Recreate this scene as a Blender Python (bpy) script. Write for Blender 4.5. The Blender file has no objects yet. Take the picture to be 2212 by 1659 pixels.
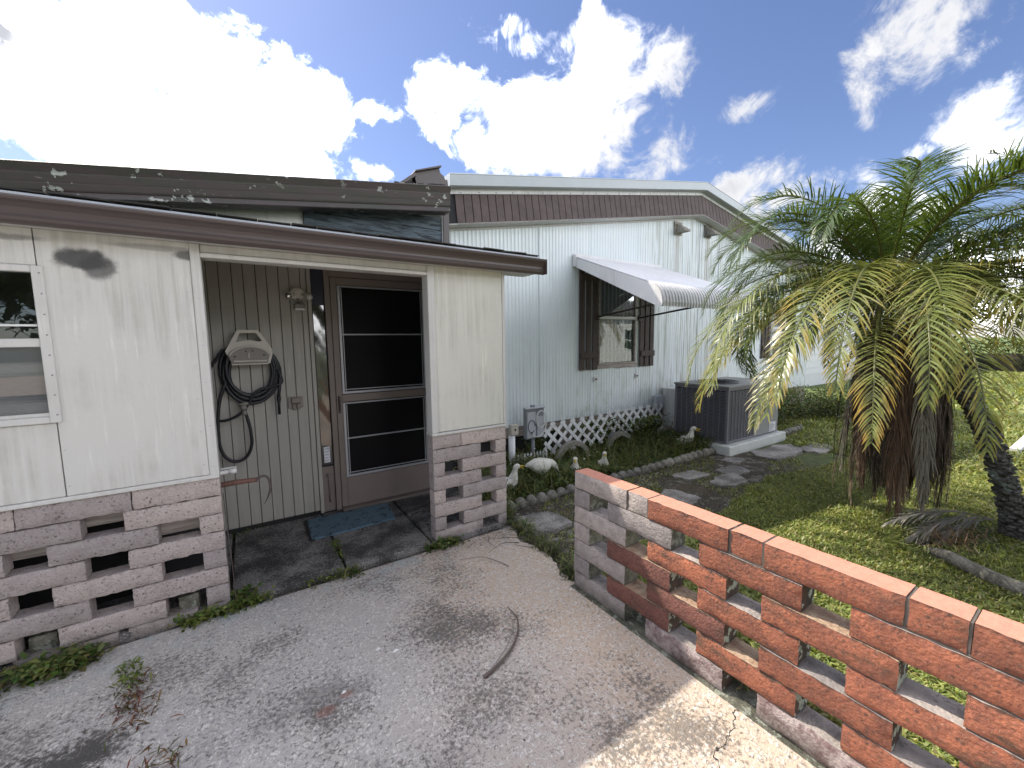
import bpy, math, random
import numpy as np
from mathutils import Vector, Matrix
rnd = random.Random(7); npr = np.random.default_rng(7)
PI = math.pi
sc = bpy.context.scene
COL = sc.collection

# ------------------------------------------------------------------ camera
cam = bpy.data.cameras.new('camera'); camo = bpy.data.objects.new('camera', cam); COL.objects.link(camo)
cam.lens = 36 * 882.9 / 2212; cam.sensor_width = 36; cam.clip_start = .02; cam.clip_end = 2000
r = Vector((0.83684388, -0.54727502, -0.01350444)); u = Vector((0.06803733, 0.07949625, 0.99451057)); b = Vector((-0.54319724, -0.83316889, 0.10376108))
camo.matrix_world = Matrix(((r.x, u.x, b.x, 0), (r.y, u.y, b.y, 0), (r.z, u.z, b.z, 1.5), (0, 0, 0, 1)))
sc.camera = camo

# ------------------------------------------------------------------ light
SUN = Vector((-.36, .76, 1.0)).normalized()
ELEV = math.asin(SUN.z); AZ = math.atan2(SUN.x, SUN.y)
sl = bpy.data.lights.new('sun', 'SUN'); sl.energy = 2.4; sl.angle = math.radians(.6); sl.color = (1, .93, .80)
so = bpy.data.objects.new('sun', sl); COL.objects.link(so); so.rotation_euler = SUN.to_track_quat('Z', 'Y').to_euler(); so.location = (0, 0, 20)
sc.view_settings.view_transform = 'Standard'; sc.view_settings.look = 'None'; sc.view_settings.gamma = 1
sc.view_settings.exposure = 1.52
sc.view_settings.use_curve_mapping = False

class NT:
    """small wrapper for building node trees"""
    def __init__(s, nt): s.nt = nt; s.nt.nodes.clear()
    def n(s, t, **k):
        nd = s.nt.nodes.new(t)
        for a, v in k.items(): setattr(nd, a, v)
        return nd
    def put(s, sock, v):
        if isinstance(v, bpy.types.NodeSocket): s.nt.links.new(v, sock)
        elif v is not None:
            if hasattr(sock.default_value, '__len__') and not hasattr(v, '__len__'): v = (v,) * len(sock.default_value)
            if hasattr(v, '__len__') and len(sock.default_value) == 4 and len(v) == 3: v = (*v, 1)
            sock.default_value = v
    def m(s, op, a, b=None, c=None, clamp=False):
        nd = s.n('ShaderNodeMath', operation=op, use_clamp=clamp)
        for i, v in enumerate((a, b, c)):
            if v is not None: s.put(nd.inputs[i], v)
        return nd.outputs[0]
    def vm(s, op, a, b=None):
        nd = s.n('ShaderNodeVectorMath', operation=op); s.put(nd.inputs[0], a)
        if b is not None: s.put(nd.inputs[1], b)
        return nd.outputs['Value' if op in ('DOT_PRODUCT', 'LENGTH') else 'Vector']
    def mix(s, f, a, b, mode='MIX'):
        nd = s.n('ShaderNodeMix', data_type='RGBA', blend_type=mode)
        s.put(nd.inputs[0], f); s.put(nd.inputs[6], a); s.put(nd.inputs[7], b); return nd.outputs[2]
    def ss(s, v, lo, hi, a=0., b=1., smooth=True):
        nd = s.n('ShaderNodeMapRange', interpolation_type='SMOOTHSTEP' if smooth else 'LINEAR')
        s.put(nd.inputs[0], v); nd.inputs[1].default_value = lo; nd.inputs[2].default_value = hi; nd.inputs[3].default_value = a; nd.inputs[4].default_value = b
        return nd.outputs[0]
    def noise(s, vec, scale, det=4, rough=.55, dist=0):
        nd = s.n('ShaderNodeTexNoise'); s.put(nd.inputs['Vector'], vec); nd.inputs['Scale'].default_value = scale
        nd.inputs['Detail'].default_value = det; nd.inputs['Roughness'].default_value = rough; nd.inputs['Distortion'].default_value = dist
        return nd.outputs[0]
    def vor(s, vec, scale, feat='F1', out='Distance', rand=1):
        nd = s.n('ShaderNodeTexVoronoi', feature=feat); s.put(nd.inputs['Vector'], vec); nd.inputs['Scale'].default_value = scale
        nd.inputs['Randomness'].default_value = rand
        return nd.outputs[out]

# ------------------------------------------------------------------ sky
world = bpy.data.worlds.new('World'); sc.world = world; world.use_nodes = True
W = NT(world.node_tree)
sky = W.n('ShaderNodeTexSky', sky_type='NISHITA', sun_disc=False, sun_elevation=ELEV, sun_rotation=AZ, air_density=1.0, dust_density=.6, ozone_density=2.0)
gen = W.n('ShaderNodeTexCoord').outputs['Generated']
dirv = W.vm('NORMALIZE', gen)
sx = W.n('ShaderNodeSeparateXYZ'); W.put(sx.inputs[0], dirv); dx, dy, dz = sx.outputs
az = W.m('ARCTAN2', dx, dy); el = W.m('ARCSINE', dz)
n1 = W.noise(dirv, 4.2, 6, .62, .6); n2 = W.noise(dirv, 13, 6, .68, .5); n3 = W.noise(dirv, 2.2, 5, .5, .5)
comb = W.n('ShaderNodeCombineXYZ'); W.put(comb.inputs[0], az); W.put(comb.inputs[1], el)
ae = comb.outputs[0]
warp = W.n('ShaderNodeTexNoise'); W.put(warp.inputs['Vector'], dirv); warp.inputs['Scale'].default_value = 5; warp.inputs['Detail'].default_value = 4
wv = W.vm('MULTIPLY', W.vm('SUBTRACT', warp.outputs['Color'], (.5, .5, .5)), (.16, .16, 0))
ae2 = W.vm('ADD', ae, wv)
# clouds in the sky: azimuth, elevation, radii (radians), weight
CLOUDS = [(-0.249, 0.42, 0.162, 0.109, 1.3), (-0.101, 0.453, 0.173, 0.095, 1.3), (0.042, 0.431, 0.149, 0.101, 1.2), (0.151, 0.459, 0.105, 0.081, 1.2), (-0.156, 0.321, 0.255, 0.063, 1.3), (0.101, 0.359, 0.11, 0.04, 1.1), (0.13, 0.518, 0.034, 0.034, 0.8), (0.3, 0.475, 0.049, 0.023, 0.75), (0.274, 0.362, 0.037, 0.024, 1.0), (0.43, 0.478, 0.064, 0.059, 1.0), (0.486, 0.522, 0.042, 0.015, 0.6), (0.738, 0.47, 0.205, 0.095, 1.3), (0.686, 0.416, 0.199, 0.059, 1.3), (0.809, 0.552, 0.119, 0.048, 1.2), (0.773, 0.609, 0.026, 0.035, 1.0), (0.935, 0.506, 0.07, 0.06, 1.1), (0.947, 0.414, 0.056, 0.048, 0.9), (0.891, 0.373, 0.117, 0.034, 0.8), (0.552, 0.402, 0.075, 0.043, 0.9), (0.541, 0.623, 0.068, 0.02, 0.62), (0.613, 0.589, 0.063, 0.02, 0.55), (1.073, 0.436, 0.048, 0.026, 0.95), (1.269, 0.424, 0.05, 0.052, 1.0), (1.315, 0.445, 0.069, 0.045, 1.1), (1.377, 0.449, 0.056, 0.031, 0.95), (1.254, 0.373, 0.029, 0.028, 0.8), (1.305, 0.5, 0.07, 0.017, 0.7), (1.43, 0.325, 0.056, 0.049, 0.72), (1.453, 0.263, 0.053, 0.038, 0.7), (1.075, 0.294, 0.08, 0.034, 1.1), (1.156, 0.253, 0.069, 0.037, 1.1), (1.023, 0.316, 0.044, 0.017, 0.8), (1.348, 0.292, 0.033, 0.017, 0.8), (1.266, 0.173, 0.105, 0.089, 1.1), (1.394, 0.094, 0.105, 0.096, 1.0), (1.472, 0.111, 0.052, 0.074, 0.9), (1.164, 0.1, 0.116, 0.09, 0.9)]
acc = None
for (a, e, ra, re, wt) in CLOUDS:
    d = W.vm('MULTIPLY', W.vm('SUBTRACT', ae2, (a, e, 0)), (1 / ra, 1 / re, 0))
    v = W.m('MULTIPLY', W.m('SUBTRACT', 1.0, W.m('MULTIPLY', W.vm('DOT_PRODUCT', d, d), .5)), wt)
    acc = v if acc is None else W.m('MAXIMUM', acc, v)
acc = W.m('MAXIMUM', acc, -1.0)
# elsewhere in the sky unseen cumulus goes on, made denser and brighter as fill light
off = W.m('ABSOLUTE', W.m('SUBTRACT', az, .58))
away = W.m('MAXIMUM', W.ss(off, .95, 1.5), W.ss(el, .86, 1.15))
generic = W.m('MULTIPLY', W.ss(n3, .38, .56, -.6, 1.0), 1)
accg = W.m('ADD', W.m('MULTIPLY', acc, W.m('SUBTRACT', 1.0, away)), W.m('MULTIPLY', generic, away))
fld = W.m('ADD', W.m('MULTIPLY', accg, .85), W.m('ADD', W.m('MULTIPLY', W.m('SUBTRACT', n1, .5), 2.0), W.m('MULTIPLY', W.m('SUBTRACT', n2, .5), 2.2)))
dens = W.ss(fld, .26, .98)
dens = W.m('POWER', dens, 1.25)
# thick middles and undersides are greyer; the side towards the sun is brightest
vs = W.n('ShaderNodeTexNoise'); W.put(vs.inputs['Vector'], W.vm('ADD', dirv, (.05, -.02, .06))); vs.inputs['Scale'].default_value = 4.2; vs.inputs['Detail'].default_value = 4
grey = W.m('MULTIPLY', W.ss(vs.outputs[0], .42, .60), W.ss(fld, .7, 1.3))
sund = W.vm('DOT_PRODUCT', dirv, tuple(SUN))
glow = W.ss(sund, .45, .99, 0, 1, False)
anti_fill = W.ss(sund, .20, -.45)  # boosts unseen clouds opposite the sun to fill the shaded walls
cstr = W.m('ADD', W.m('ADD', .345, W.m('MULTIPLY', W.m('POWER', glow, 1.8), 4.4)), W.m('MULTIPLY', anti_fill, 3.3))
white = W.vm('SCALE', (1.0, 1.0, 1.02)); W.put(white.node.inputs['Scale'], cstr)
cc = W.mix(grey, white, (.235, .24, .265))
bg1 = W.n('ShaderNodeBackground')
skyc = W.mix(1.0, sky.outputs[0], (.93, .91, 1.06), 'MULTIPLY')
W.put(bg1.inputs[0], skyc); bg1.inputs[1].default_value = .056
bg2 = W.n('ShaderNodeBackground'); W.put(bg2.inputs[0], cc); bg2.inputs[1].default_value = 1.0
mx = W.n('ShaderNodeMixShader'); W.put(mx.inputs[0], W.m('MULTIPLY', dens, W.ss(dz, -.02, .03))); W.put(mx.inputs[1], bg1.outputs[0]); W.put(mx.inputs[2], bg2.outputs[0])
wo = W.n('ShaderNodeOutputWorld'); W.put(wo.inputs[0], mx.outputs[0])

# ------------------------------------------------------------------ materials
MATS = {}
def material(name, build):
    m = bpy.data.materials.new(name); m.use_nodes = True; T = NT(m.node_tree)
    geo = T.n('ShaderNodeNewGeometry'); T.pos = geo.outputs['Position']; T.nrm = geo.outputs['Normal']
    T.rnd = T.n('ShaderNodeObjectInfo').outputs['Random']
    bs = T.n('ShaderNodeBsdfPrincipled'); out = T.n('ShaderNodeOutputMaterial'); T.out = out
    T.put(out.inputs[0], bs.outputs[0])
    col, rough, height, dist, extra = (list(build(T)) + [None] * 5)[:5]
    T.put(bs.inputs['Base Color'], col); T.put(bs.inputs['Roughness'], .7 if rough is None else rough)
    if height is not None:
        bp = T.n('ShaderNodeBump'); T.put(bp.inputs['Height'], height); bp.inputs['Distance'].default_value = dist or .005; bp.inputs['Strength'].default_value = 1
        T.put(bs.inputs['Normal'], bp.outputs[0])
    for k, v in (extra or {}).items(): T.put(bs.inputs[k], v)
    MATS[name] = m; return m
def _nx(T):
    q = T.n('ShaderNodeSeparateXYZ'); T.put(q.inputs[0], T.pos); return q.outputs[0]
NT.n_x = _nx
def scaled(T, v): return T.vm('MULTIPLY', T.pos, v)

def f_plain(c, rough=.6, var=.15, sc_=6, extra=None, bump=.0006):
    def f(T):
        n = T.noise(T.pos, sc_, 5); n2_ = T.noise(T.pos, sc_ * 12, 3)
        k = T.m('ADD', T.m('MULTIPLY', T.m('SUBTRACT', n, .5), var * 2), T.m('MULTIPLY', T.m('SUBTRACT', n2_, .5), var))
        cn = T.mix(1.0, c, T.mix(T.m('ADD', k, .5, clamp=True), (.6, .6, .6), (1.4, 1.4, 1.4)), 'MULTIPLY')
        return cn, rough, n2_, bump, extra
    return f

def f_patio(T):
    w = T.vm('ADD', T.pos, T.vm('MULTIPLY', T.vm('SUBTRACT', T.n('ShaderNodeTexNoise').outputs['Color'], (.5, .5, .5)), (.0, .0, 0)))
    nz = T.n('ShaderNodeTexNoise'); T.put(nz.inputs['Vector'], T.pos); nz.inputs['Scale'].default_value = 40; nz.inputs['Detail'].default_value = 3
    w = T.vm('ADD', T.pos, T.vm('MULTIPLY', T.vm('SUBTRACT', nz.outputs['Color'], (.5, .5, .5)), (.024, .024, 0)))
    cell = T.vor(w, 37, 'F1', 'Distance', .75)
    edge = T.vor(w, 37, 'DISTANCE_TO_EDGE', 'Distance', .75)
    cid = T.vor(w, 37, 'F1', 'Color', .75)
    big = T.noise(T.pos, .8, 5, .6); mid = T.noise(T.pos, 3.2, 6, .65); fine = T.noise(T.pos, 160, 3, .7); sp = T.noise(T.pos, 55, 5, .75)
    tan = T.mix(T.ss(T.m('ADD', T.n_x(), T.m('MULTIPLY', T.m('SUBTRACT', T.noise(T.pos, 1.1, 3), .5), 2.0)), .1, 1.3), (.45, .42, .40), (.54, .43, .34))  # warmer towards the garden wall: sunlit tint put into the concrete colour
    chip = T.mix(T.ss(big, .4, .6), (.42, .40, .385), (.46, .40, .34))
    sel = T.m('MULTIPLY', T.ss(edge, .05, .13), T.ss(T.m('ADD', T.noise(T.pos, 24, 3, .6), T.m('MULTIPLY', T.vm('DOT_PRODUCT', cid, (.3, .2, 0)), 1)), .62, .80))
    ring = T.m('MULTIPLY', T.ss(edge, .16, .26, 1, 0), sel)
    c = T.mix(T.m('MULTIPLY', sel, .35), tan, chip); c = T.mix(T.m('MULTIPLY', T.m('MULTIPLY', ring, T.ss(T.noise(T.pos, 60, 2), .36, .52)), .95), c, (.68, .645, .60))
    # dark grime: broad patches broken into grains
    g = T.m('ADD', T.noise(T.pos, 1.7, 4, .6), T.m('MULTIPLY', T.m('SUBTRACT', sp, .5), .9))
    grime = T.ss(g, .49, .66)
    c = T.mix(T.m('MULTIPLY', grime, .74), c, (.085, .077, .068))
    # two old stains of their own: a black one at the left and a long one in the middle
    for (x, y, rx, ry, s) in ((-.64, 2.0, .42, .18, 1.5), (.02, 1.78, .55, .22, .7), (.75, 1.95, .34, .22, .6), (-.05, 1.35, .6, .25, .7), (1.0, 1.75, .25, .2, .6), (.3, 1.2, .5, .2, .6)):
        d = T.vm('MULTIPLY', T.vm('SUBTRACT', T.pos, (x, y, 0)), (1 / rx, 1 / ry, 0))
        k = T.m('ADD', T.m('SUBTRACT', 1, T.vm('LENGTH', d)), T.m('MULTIPLY', T.m('SUBTRACT', T.m('ADD', T.m('MULTIPLY', sp, .5), T.m('MULTIPLY', mid, .5)), .5), 5.0))
        c = T.mix(T.m('MULTIPLY', T.ss(k, .25, .85), s * .62), c, (.05, .046, .042))
    # worn blue-green paint by the porch and two rust-red spots
    ty = T.n('ShaderNodeSeparateXYZ'); T.put(ty.inputs[0], T.pos)
    teal = T.m('MULTIPLY', T.ss(ty.outputs[1], 2.25, 2.72), T.ss(T.noise(T.pos, 7, 5, .7), .53, .60))
    c = T.mix(T.m('MULTIPLY', teal, .55), c, (.40, .47, .47))
    for (x, y, rr) in ((.18, 1.71, .05), (.62, 1.02, .05), (.27, 1.75, .035)):
        d = T.vm('LENGTH', T.vm('MULTIPLY', T.vm('SUBTRACT', T.pos, (x, y, 0)), (1 / rr, 1.6 / rr, 0)))
        c = T.mix(T.m('MULTIPLY', T.ss(T.m('ADD', d, T.m('MULTIPLY', sp, 1.2)), 1.0, 1.7, 1, 0), .5), c, (.28, .10, .075))
    pale = T.ss(T.noise(T.pos, 90, 2, .5), .70, .74)
    c = T.mix(T.m('MULTIPLY', pale, .7), c, (.68, .66, .62))
    c = T.mix(T.m('MULTIPLY', T.ss(sp, .52, .62), .35), c, (.14, .125, .11))
    c = T.mix(1.0, c, T.mix(fine, (.62, .62, .62), (1.32, 1.32, 1.32)), 'MULTIPLY')
    # a fine crack running to the garden wall
    tx = T.n('ShaderNodeSeparateXYZ'); T.put(tx.inputs[0], T.pos)
    ck = T.m('ABSOLUTE', T.m('ADD', T.m('SUBTRACT', tx.outputs[1], T.m('MULTIPLY', tx.outputs[0], .22)), T.m('ADD', -.42, T.m('MULTIPLY', T.m('SUBTRACT', T.noise(T.pos, 8, 4, .6), .5), .22))))
    ckm = T.m('MULTIPLY', T.ss(ck, .0015, .004, 1, 0), T.ss(tx.outputs[0], .95, 1.05))
    c = T.mix(ckm, c, (.05, .045, .04))
    h = T.m('ADD', T.m('MULTIPLY', sel, .35), T.m('ADD', T.m('MULTIPLY', sp, 1.0), T.m('MULTIPLY', fine, .35)))
    return c, .85, T.m('SUBTRACT', h, T.m('MULTIPLY', ckm, 2)), .006
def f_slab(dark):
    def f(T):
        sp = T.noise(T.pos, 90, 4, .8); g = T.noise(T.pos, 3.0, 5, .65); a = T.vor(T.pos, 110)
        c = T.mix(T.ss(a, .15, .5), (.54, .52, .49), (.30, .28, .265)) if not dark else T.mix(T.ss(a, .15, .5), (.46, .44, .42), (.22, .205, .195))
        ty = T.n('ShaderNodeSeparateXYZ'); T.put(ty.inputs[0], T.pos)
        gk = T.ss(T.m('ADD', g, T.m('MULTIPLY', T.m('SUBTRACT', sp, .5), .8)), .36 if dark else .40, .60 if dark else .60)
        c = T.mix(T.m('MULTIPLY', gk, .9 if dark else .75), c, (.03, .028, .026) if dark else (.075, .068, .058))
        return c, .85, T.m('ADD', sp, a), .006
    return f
def f_block(base, c2, dirtc, dirt=.5, pit=1.0, lich=0.0, dark_lo=.5, salt=None, joint=None):
    def f(T):
        n = T.noise(T.pos, 18, 5, .65); p = T.noise(T.pos, 75, 5, .75); v = T.vor(T.pos, 85)
        c = T.mix(T.ss(n, .35, .65), base, c2)
        c = T.mix(1.0, c, T.mix(T.rnd, (.78, .78, .80), (1.22, 1.18, 1.15)), 'MULTIPLY')
        big = T.noise(T.pos, 5.5, 5, .6)
        k = T.ss(T.m('ADD', p, T.m('MULTIPLY', T.m('SUBTRACT', big, .5), .55)), dark_lo + .06, dark_lo + .14)
        vb = T.vor(T.pos, 48); pitm = T.m('MULTIPLY', T.ss(vb, .16, .34, 1, 0), T.ss(T.noise(T.pos, 21, 4, .7), .44, .56))
        c = T.mix(T.m('MULTIPLY', k, dirt * .45), c, dirtc); c = T.mix(T.m('MULTIPLY', pitm, dirt * .8), c, dirtc)
        if joint:
            zz = T.n('ShaderNodeSeparateXYZ'); T.put(zz.inputs[0], T.pos)
            fr_ = T.m('ABSOLUTE', T.m('SUBTRACT', T.m('FRACT', T.m('DIVIDE', T.m('SUBTRACT', joint[0] + 10 * joint[1], zz.outputs[2]), joint[1])), .5))
            jk = T.ss(T.m('ADD', fr_, T.m('MULTIPLY', T.m('SUBTRACT', T.noise(T.pos, 16, 5, .7), .5), .55)), .40, .54)
            c = T.mix(T.m('MULTIPLY', jk, .85), c, (.045, .034, .028))
        ty = T.n('ShaderNodeSeparateXYZ'); T.put(ty.inputs[0], T.pos)
        c = T.mix(T.m('MULTIPLY', T.ss(T.m('ADD', T.noise(T.pos, 170, 3, .7), T.m('MULTIPLY', T.m('SUBTRACT', n, .5), .3)), .60, .68), dirt * .8), c, dirtc)
        if salt:
            gr = T.m('MULTIPLY', T.ss(T.noise(scaled(T, (1, 1, 2.2)), 6, 6, .7), .50, .66), T.ss(T.rnd, .1, .7))
            c = T.mix(T.m('MULTIPLY', gr, .85), c, (.095, .062, .042))
            c = T.mix(T.m('MULTIPLY', T.ss(T.noise(T.pos, 110, 4, .75), .62, .70), .75), c, salt)
        low = T.m('MULTIPLY', T.ss(ty.outputs[2], .0, .12, 1, 0), T.ss(big, .3, .6))
        c = T.mix(T.m('MULTIPLY', low, .65), c, (.055, .055, .04))
        if lich:
            l = T.ss(T.m('ADD', T.noise(T.pos, 26, 4, .6), T.m('MULTIPLY', T.noise(T.pos, 4, 2), .35)), .72, .76)
            c = T.mix(T.m('MULTIPLY', l, lich), c, (.46, .50, .42))
        return c, .88, T.m('ADD', T.m('MULTIPLY', p, 1.2), T.m('MULTIPLY', v, -.5)), .007 * pit
    return f
def f_panel(base, streak, s1=.5, ribs=False, green=(.30, .31, .20), gz=None):
    def f(T):
        st = T.noise(scaled(T, (26, 26, 1.1)), 1, 4, .6); st2 = T.noise(scaled(T, (60, 60, 2.2)), 1, 3, .6); bl = T.noise(T.pos, 1.6, 5, .6)
        ty = T.n('ShaderNodeSeparateXYZ'); T.put(ty.inputs[0], T.pos)
        k = T.m('MULTIPLY', T.ss(T.m('ADD', T.m('MULTIPLY', st, .65), T.m('MULTIPLY', st2, .35)), .40, .62), T.ss(bl, .38, .60))
        c = T.mix(T.m('MULTIPLY', k, s1), base, streak)
        ch = T.m('MULTIPLY', T.ss(T.noise(scaled(T, (34, 34, 1.6)), 1, 5, .65), .52, .66), T.ss(T.noise(T.pos, 2.1, 3), .45, .6))
        c = T.mix(T.m('MULTIPLY', ch, .6), c, tuple(min(.82, x * 1.30) for x in base))
        if gz:   # algae low on the wall, running streaks under the eave vents
            gk = T.m('MULTIPLY', T.ss(T.m('ADD', T.m('MULTIPLY', st, .35), T.m('MULTIPLY', T.noise(scaled(T, (1, 1, .5)), 4.5, 6, .7), .9)), .60, .78), T.m('MULTIPLY', T.ss(ty.outputs[2], gz[0], gz[1], 1, 0), T.ss(ty.outputs[0], 3.2, 3.9)))
            c = T.mix(T.m('MULTIPLY', gk, .6), c, green)
            g2 = T.m('MULTIPLY', T.ss(st, .47, .62), T.ss(ty.outputs[0], 4.9, 5.6)); g3 = T.m('MULTIPLY', g2, T.ss(ty.outputs[0], 6.9, 7.6, 1, 0))
            c = T.mix(T.m('MULTIPLY', g3, .6), c, (.33, .33, .27))
            for X0, top in ((5.95, 3.2), (6.78, 3.25)):
                q = T.m('MULTIPLY', T.ss(T.m('ABSOLUTE', T.m('SUBTRACT', T.m('ADD', ty.outputs[0], T.m('MULTIPLY', st2, .06)), X0 + .03)), .0, .10, 1, 0), T.m('MULTIPLY', T.ss(ty.outputs[2], top - 1.5, top - .2), T.ss(ty.outputs[2], top, top + .03, 1, 0)))
                c = T.mix(T.m('MULTIPLY', q, .6), c, (.33, .30, .24))
        fine = T.noise(T.pos, 250, 2)
        c = T.mix(1.0, c, T.mix(fine, (.93, .93, .93), (1.07, 1.07, 1.07)), 'MULTIPLY')
        return c, .55, T.m('ADD', T.m('MULTIPLY', fine, .3), T.m('MULTIPLY', T.noise(T.pos, 6, 3), 3)), .0012
    return f
def f_soot(base, streak):
    g = f_panel(base, streak, .8)
    def f(T):
        c, ro, h, d = g(T)
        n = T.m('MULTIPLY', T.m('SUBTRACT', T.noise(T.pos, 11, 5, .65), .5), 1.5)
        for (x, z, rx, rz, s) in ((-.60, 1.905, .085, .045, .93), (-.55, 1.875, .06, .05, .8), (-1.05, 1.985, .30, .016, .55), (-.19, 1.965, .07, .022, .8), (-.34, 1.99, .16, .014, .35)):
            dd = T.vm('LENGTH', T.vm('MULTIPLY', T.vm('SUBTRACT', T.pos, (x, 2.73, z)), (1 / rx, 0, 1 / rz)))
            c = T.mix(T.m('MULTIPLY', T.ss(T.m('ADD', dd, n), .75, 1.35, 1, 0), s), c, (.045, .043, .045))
        return c, ro, h, d
    return f
def f_fascia(T):
    n = T.noise(scaled(T, (1.2, 1, 9)), 2.2, 5); fi = T.noise(T.pos, 120, 3)
    c = T.mix(T.ss(n, .4, .62), (.085, .068, .066), (.066, .066, .056))
    sp = T.noise(T.pos, 14, 4, .55); l = T.m('MULTIPLY', T.ss(sp, .62, .64), T.ss(T.noise(T.pos, 3, 2), .46, .54))
    ch = T.ss(T.noise(scaled(T, (9, 9, 55)), 1, 4), .70, .72)
    c = T.mix(T.m('MULTIPLY', l, .85), c, (.45, .47, .43)); c = T.mix(T.m('MULTIPLY', ch, .6), c, (.34, .31, .30))
    return c, .5, T.m('ADD', fi, T.m('MULTIPLY', l, 3)), .0012
def f_board(T):
    n = T.noise(scaled(T, (2.2, 2.2, 22)), 2, 6, .65, 1.0)
    c = T.mix(T.ss(n, .35, .62), (.028, .035, .040), (.13, .17, .20))
    c = T.mix(T.ss(n, .70, .78), c, (.36, .40, .42))
    return c, .8, n, .004
def f_wood(c1, c2, ax=(3, 3, 60)):
    def f(T):
        n = T.noise(scaled(T, ax), 1, 5, .6, .6)
        return T.mix(T.ss(n, .3, .7), c1, c2), .75, n, .003
    return f
def f_glassy(c, ro=.04, spec=.5):
    def f(T):
        return T.mix(T.noise(T.pos, 3, 3), c, tuple(x * 1.6 for x in c)), ro, T.noise(T.pos, 1.6, 2), .0015, {'Specular IOR Level': spec, 'Coat Weight': .6, 'Coat Roughness': .02}
    return f
def f_attr(trans=.35, rough=.45, bump=False):
    def f(T):
        a = T.n('ShaderNodeAttribute', attribute_name='col').outputs['Color']
        d = T.n('ShaderNodeBsdfPrincipled'); T.put(d.inputs['Base Color'], a); d.inputs['Roughness'].default_value = rough; d.inputs['Specular IOR Level'].default_value = .45
        t = T.n('ShaderNodeBsdfTranslucent'); T.put(t.inputs[0], T.mix(1.0, a, (1.5, 1.35, .55), 'MULTIPLY'))
        mx_ = T.n('ShaderNodeMixShader'); mx_.inputs[0].default_value = trans; T.put(mx_.inputs[1], d.outputs[0]); T.put(mx_.inputs[2], t.outputs[0])
        T.put(T.out.inputs[0], mx_.outputs[0])
        return a, rough
    return f
def f_soil(T):
    n = T.noise(T.pos, 9, 6, .7); p = T.noise(T.pos, 70, 4, .8); bgn = T.noise(T.pos, 1.2, 4)
    ty = T.n('ShaderNodeSeparateXYZ'); T.put(ty.inputs[0], T.pos)
    lawn = T.mix(T.ss(T.noise(T.pos, 22, 5, .7), .35, .65), (.05, .065, .022), (.11, .135, .045))
    far = T.mix(T.ss(T.noise(T.pos, 3, 6, .7), .35, .65), (.07, .11, .025), (.15, .19, .055))
    lawn = T.mix(T.ss(ty.outputs[0], 8, 14), lawn, far)
    mul = T.mix(T.ss(p, .4, .62), (.030, .025, .020), (.14, .115, .09)); mul = T.mix(T.ss(n, .50, .62), mul, (.25, .235, .21)); mul = T.mix(T.m('MULTIPLY', T.ss(bgn, .5, .6), .6), mul, (.10, .075, .05))
    m_ = T.m('MULTIPLY', T.ss(T.m('ADD', ty.outputs[1], T.m('MULTIPLY', T.m('SUBTRACT', T.noise(T.pos, 1.3, 4), .5), 1.1)), 1.75, 2.0), T.ss(T.m('ADD', ty.outputs[0], T.m('MULTIPLY', T.noise(T.pos, 1, 3), .8)), 5.6, 6.4, 1, 0))
    return T.mix(m_, lawn, mul), .95, T.m('ADD', n, p), .012
def f_trunk(T):
    s = T.noise(scaled(T, (14, 14, 40)), 1, 5, .7); v = T.vor(scaled(T, (14, 14, 30)), 1)
    c = T.mix(T.ss(s, .35, .6), (.035, .032, .028), (.17, .165, .155)); c = T.mix(T.ss(T.noise(T.pos, 7, 3), .6, .66), c, (.32, .38, .34))
    return c, .95, T.m('ADD', s, v), .02
def f_salmon(T):
    n = T.noise(T.pos, 60, 4, .7)
    c = T.mix(T.ss(n, .3, .7), (.46, .19, .13), (.52, .235, .165)); c = T.mix(T.ss(T.noise(T.pos, 12, 5, .7), .66, .72), c, (.25, .13, .09))
    return c, .8, n, .0015
def f_mat_(T):
    n = T.noise(T.pos, 90, 4, .8); g = T.noise(T.pos, 14, 5, .75)
    c = T.mix(T.ss(n, .3, .7), (.065, .115, .16), (.12, .185, .235)); c = T.mix(T.ss(g, .55, .62), c, (.025, .03, .035))
    return c, .95, n, .006
def f_louver(T):
    return T.mix(T.noise(T.pos, 8, 3), (.12, .12, .14), (.17, .17, .195)), .5, T.noise(T.pos, 90, 2), .0005

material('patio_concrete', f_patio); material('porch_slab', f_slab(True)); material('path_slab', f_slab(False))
material('block_buff', f_block((.47, .405, .385), (.54, .475, .455), (.10, .085, .08), .8, 1.6, 0, .50))
material('block_grey', f_block((.39, .345, .325), (.30, .27, .255), (.11, .09, .08), .6, .8, .0, .50))
material('block_red', f_block((.38, .135, .075), (.25, .092, .058), (.06, .042, .034), .8, 1.1, .0, .485, (.50, .36, .26), (.727, .1035)))
material('block_darkred', f_block((.16, .065, .052), (.22, .09, .068), (.04, .03, .028), .8, 1., .0, .48, (.34, .24, .18), (.727, .1035)))
material('block_mottled', f_block((.46, .40, .39), (.20, .13, .13), (.10, .05, .06), .7, 1.0, 0, .46))
material('block_mossy', f_block((.25, .24, .19), (.12, .12, .09), (.04, .045, .03), .7, 1.2, .4, .48))
material('lichen_end', f_block((.12, .07, .05), (.06, .05, .04), (.035, .03, .03), .6, 1, .95, .5))
material('ledge_sunlit', f_block((.50, .38, .27), (.34, .22, .15), (.10, .07, .05), .6, 1, 0, .5)); material('salmon_paint', f_salmon); material('mortar', f_plain((.11, .092, .08), .95, .5, 20))
material('cream_panel', f_soot((.57, .56, .535), (.40, .385, .35))); material('cream_trim', f_panel((.56, .55, .53), (.42, .41, .385), .5))
material('pillar_panel', f_panel((.60, .59, .535), (.42, .405, .36), .7))
material('house_siding', f_panel((.72, .785, .81), (.58, .63, .63), .5, gz=(.45, 1.25)))
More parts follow.
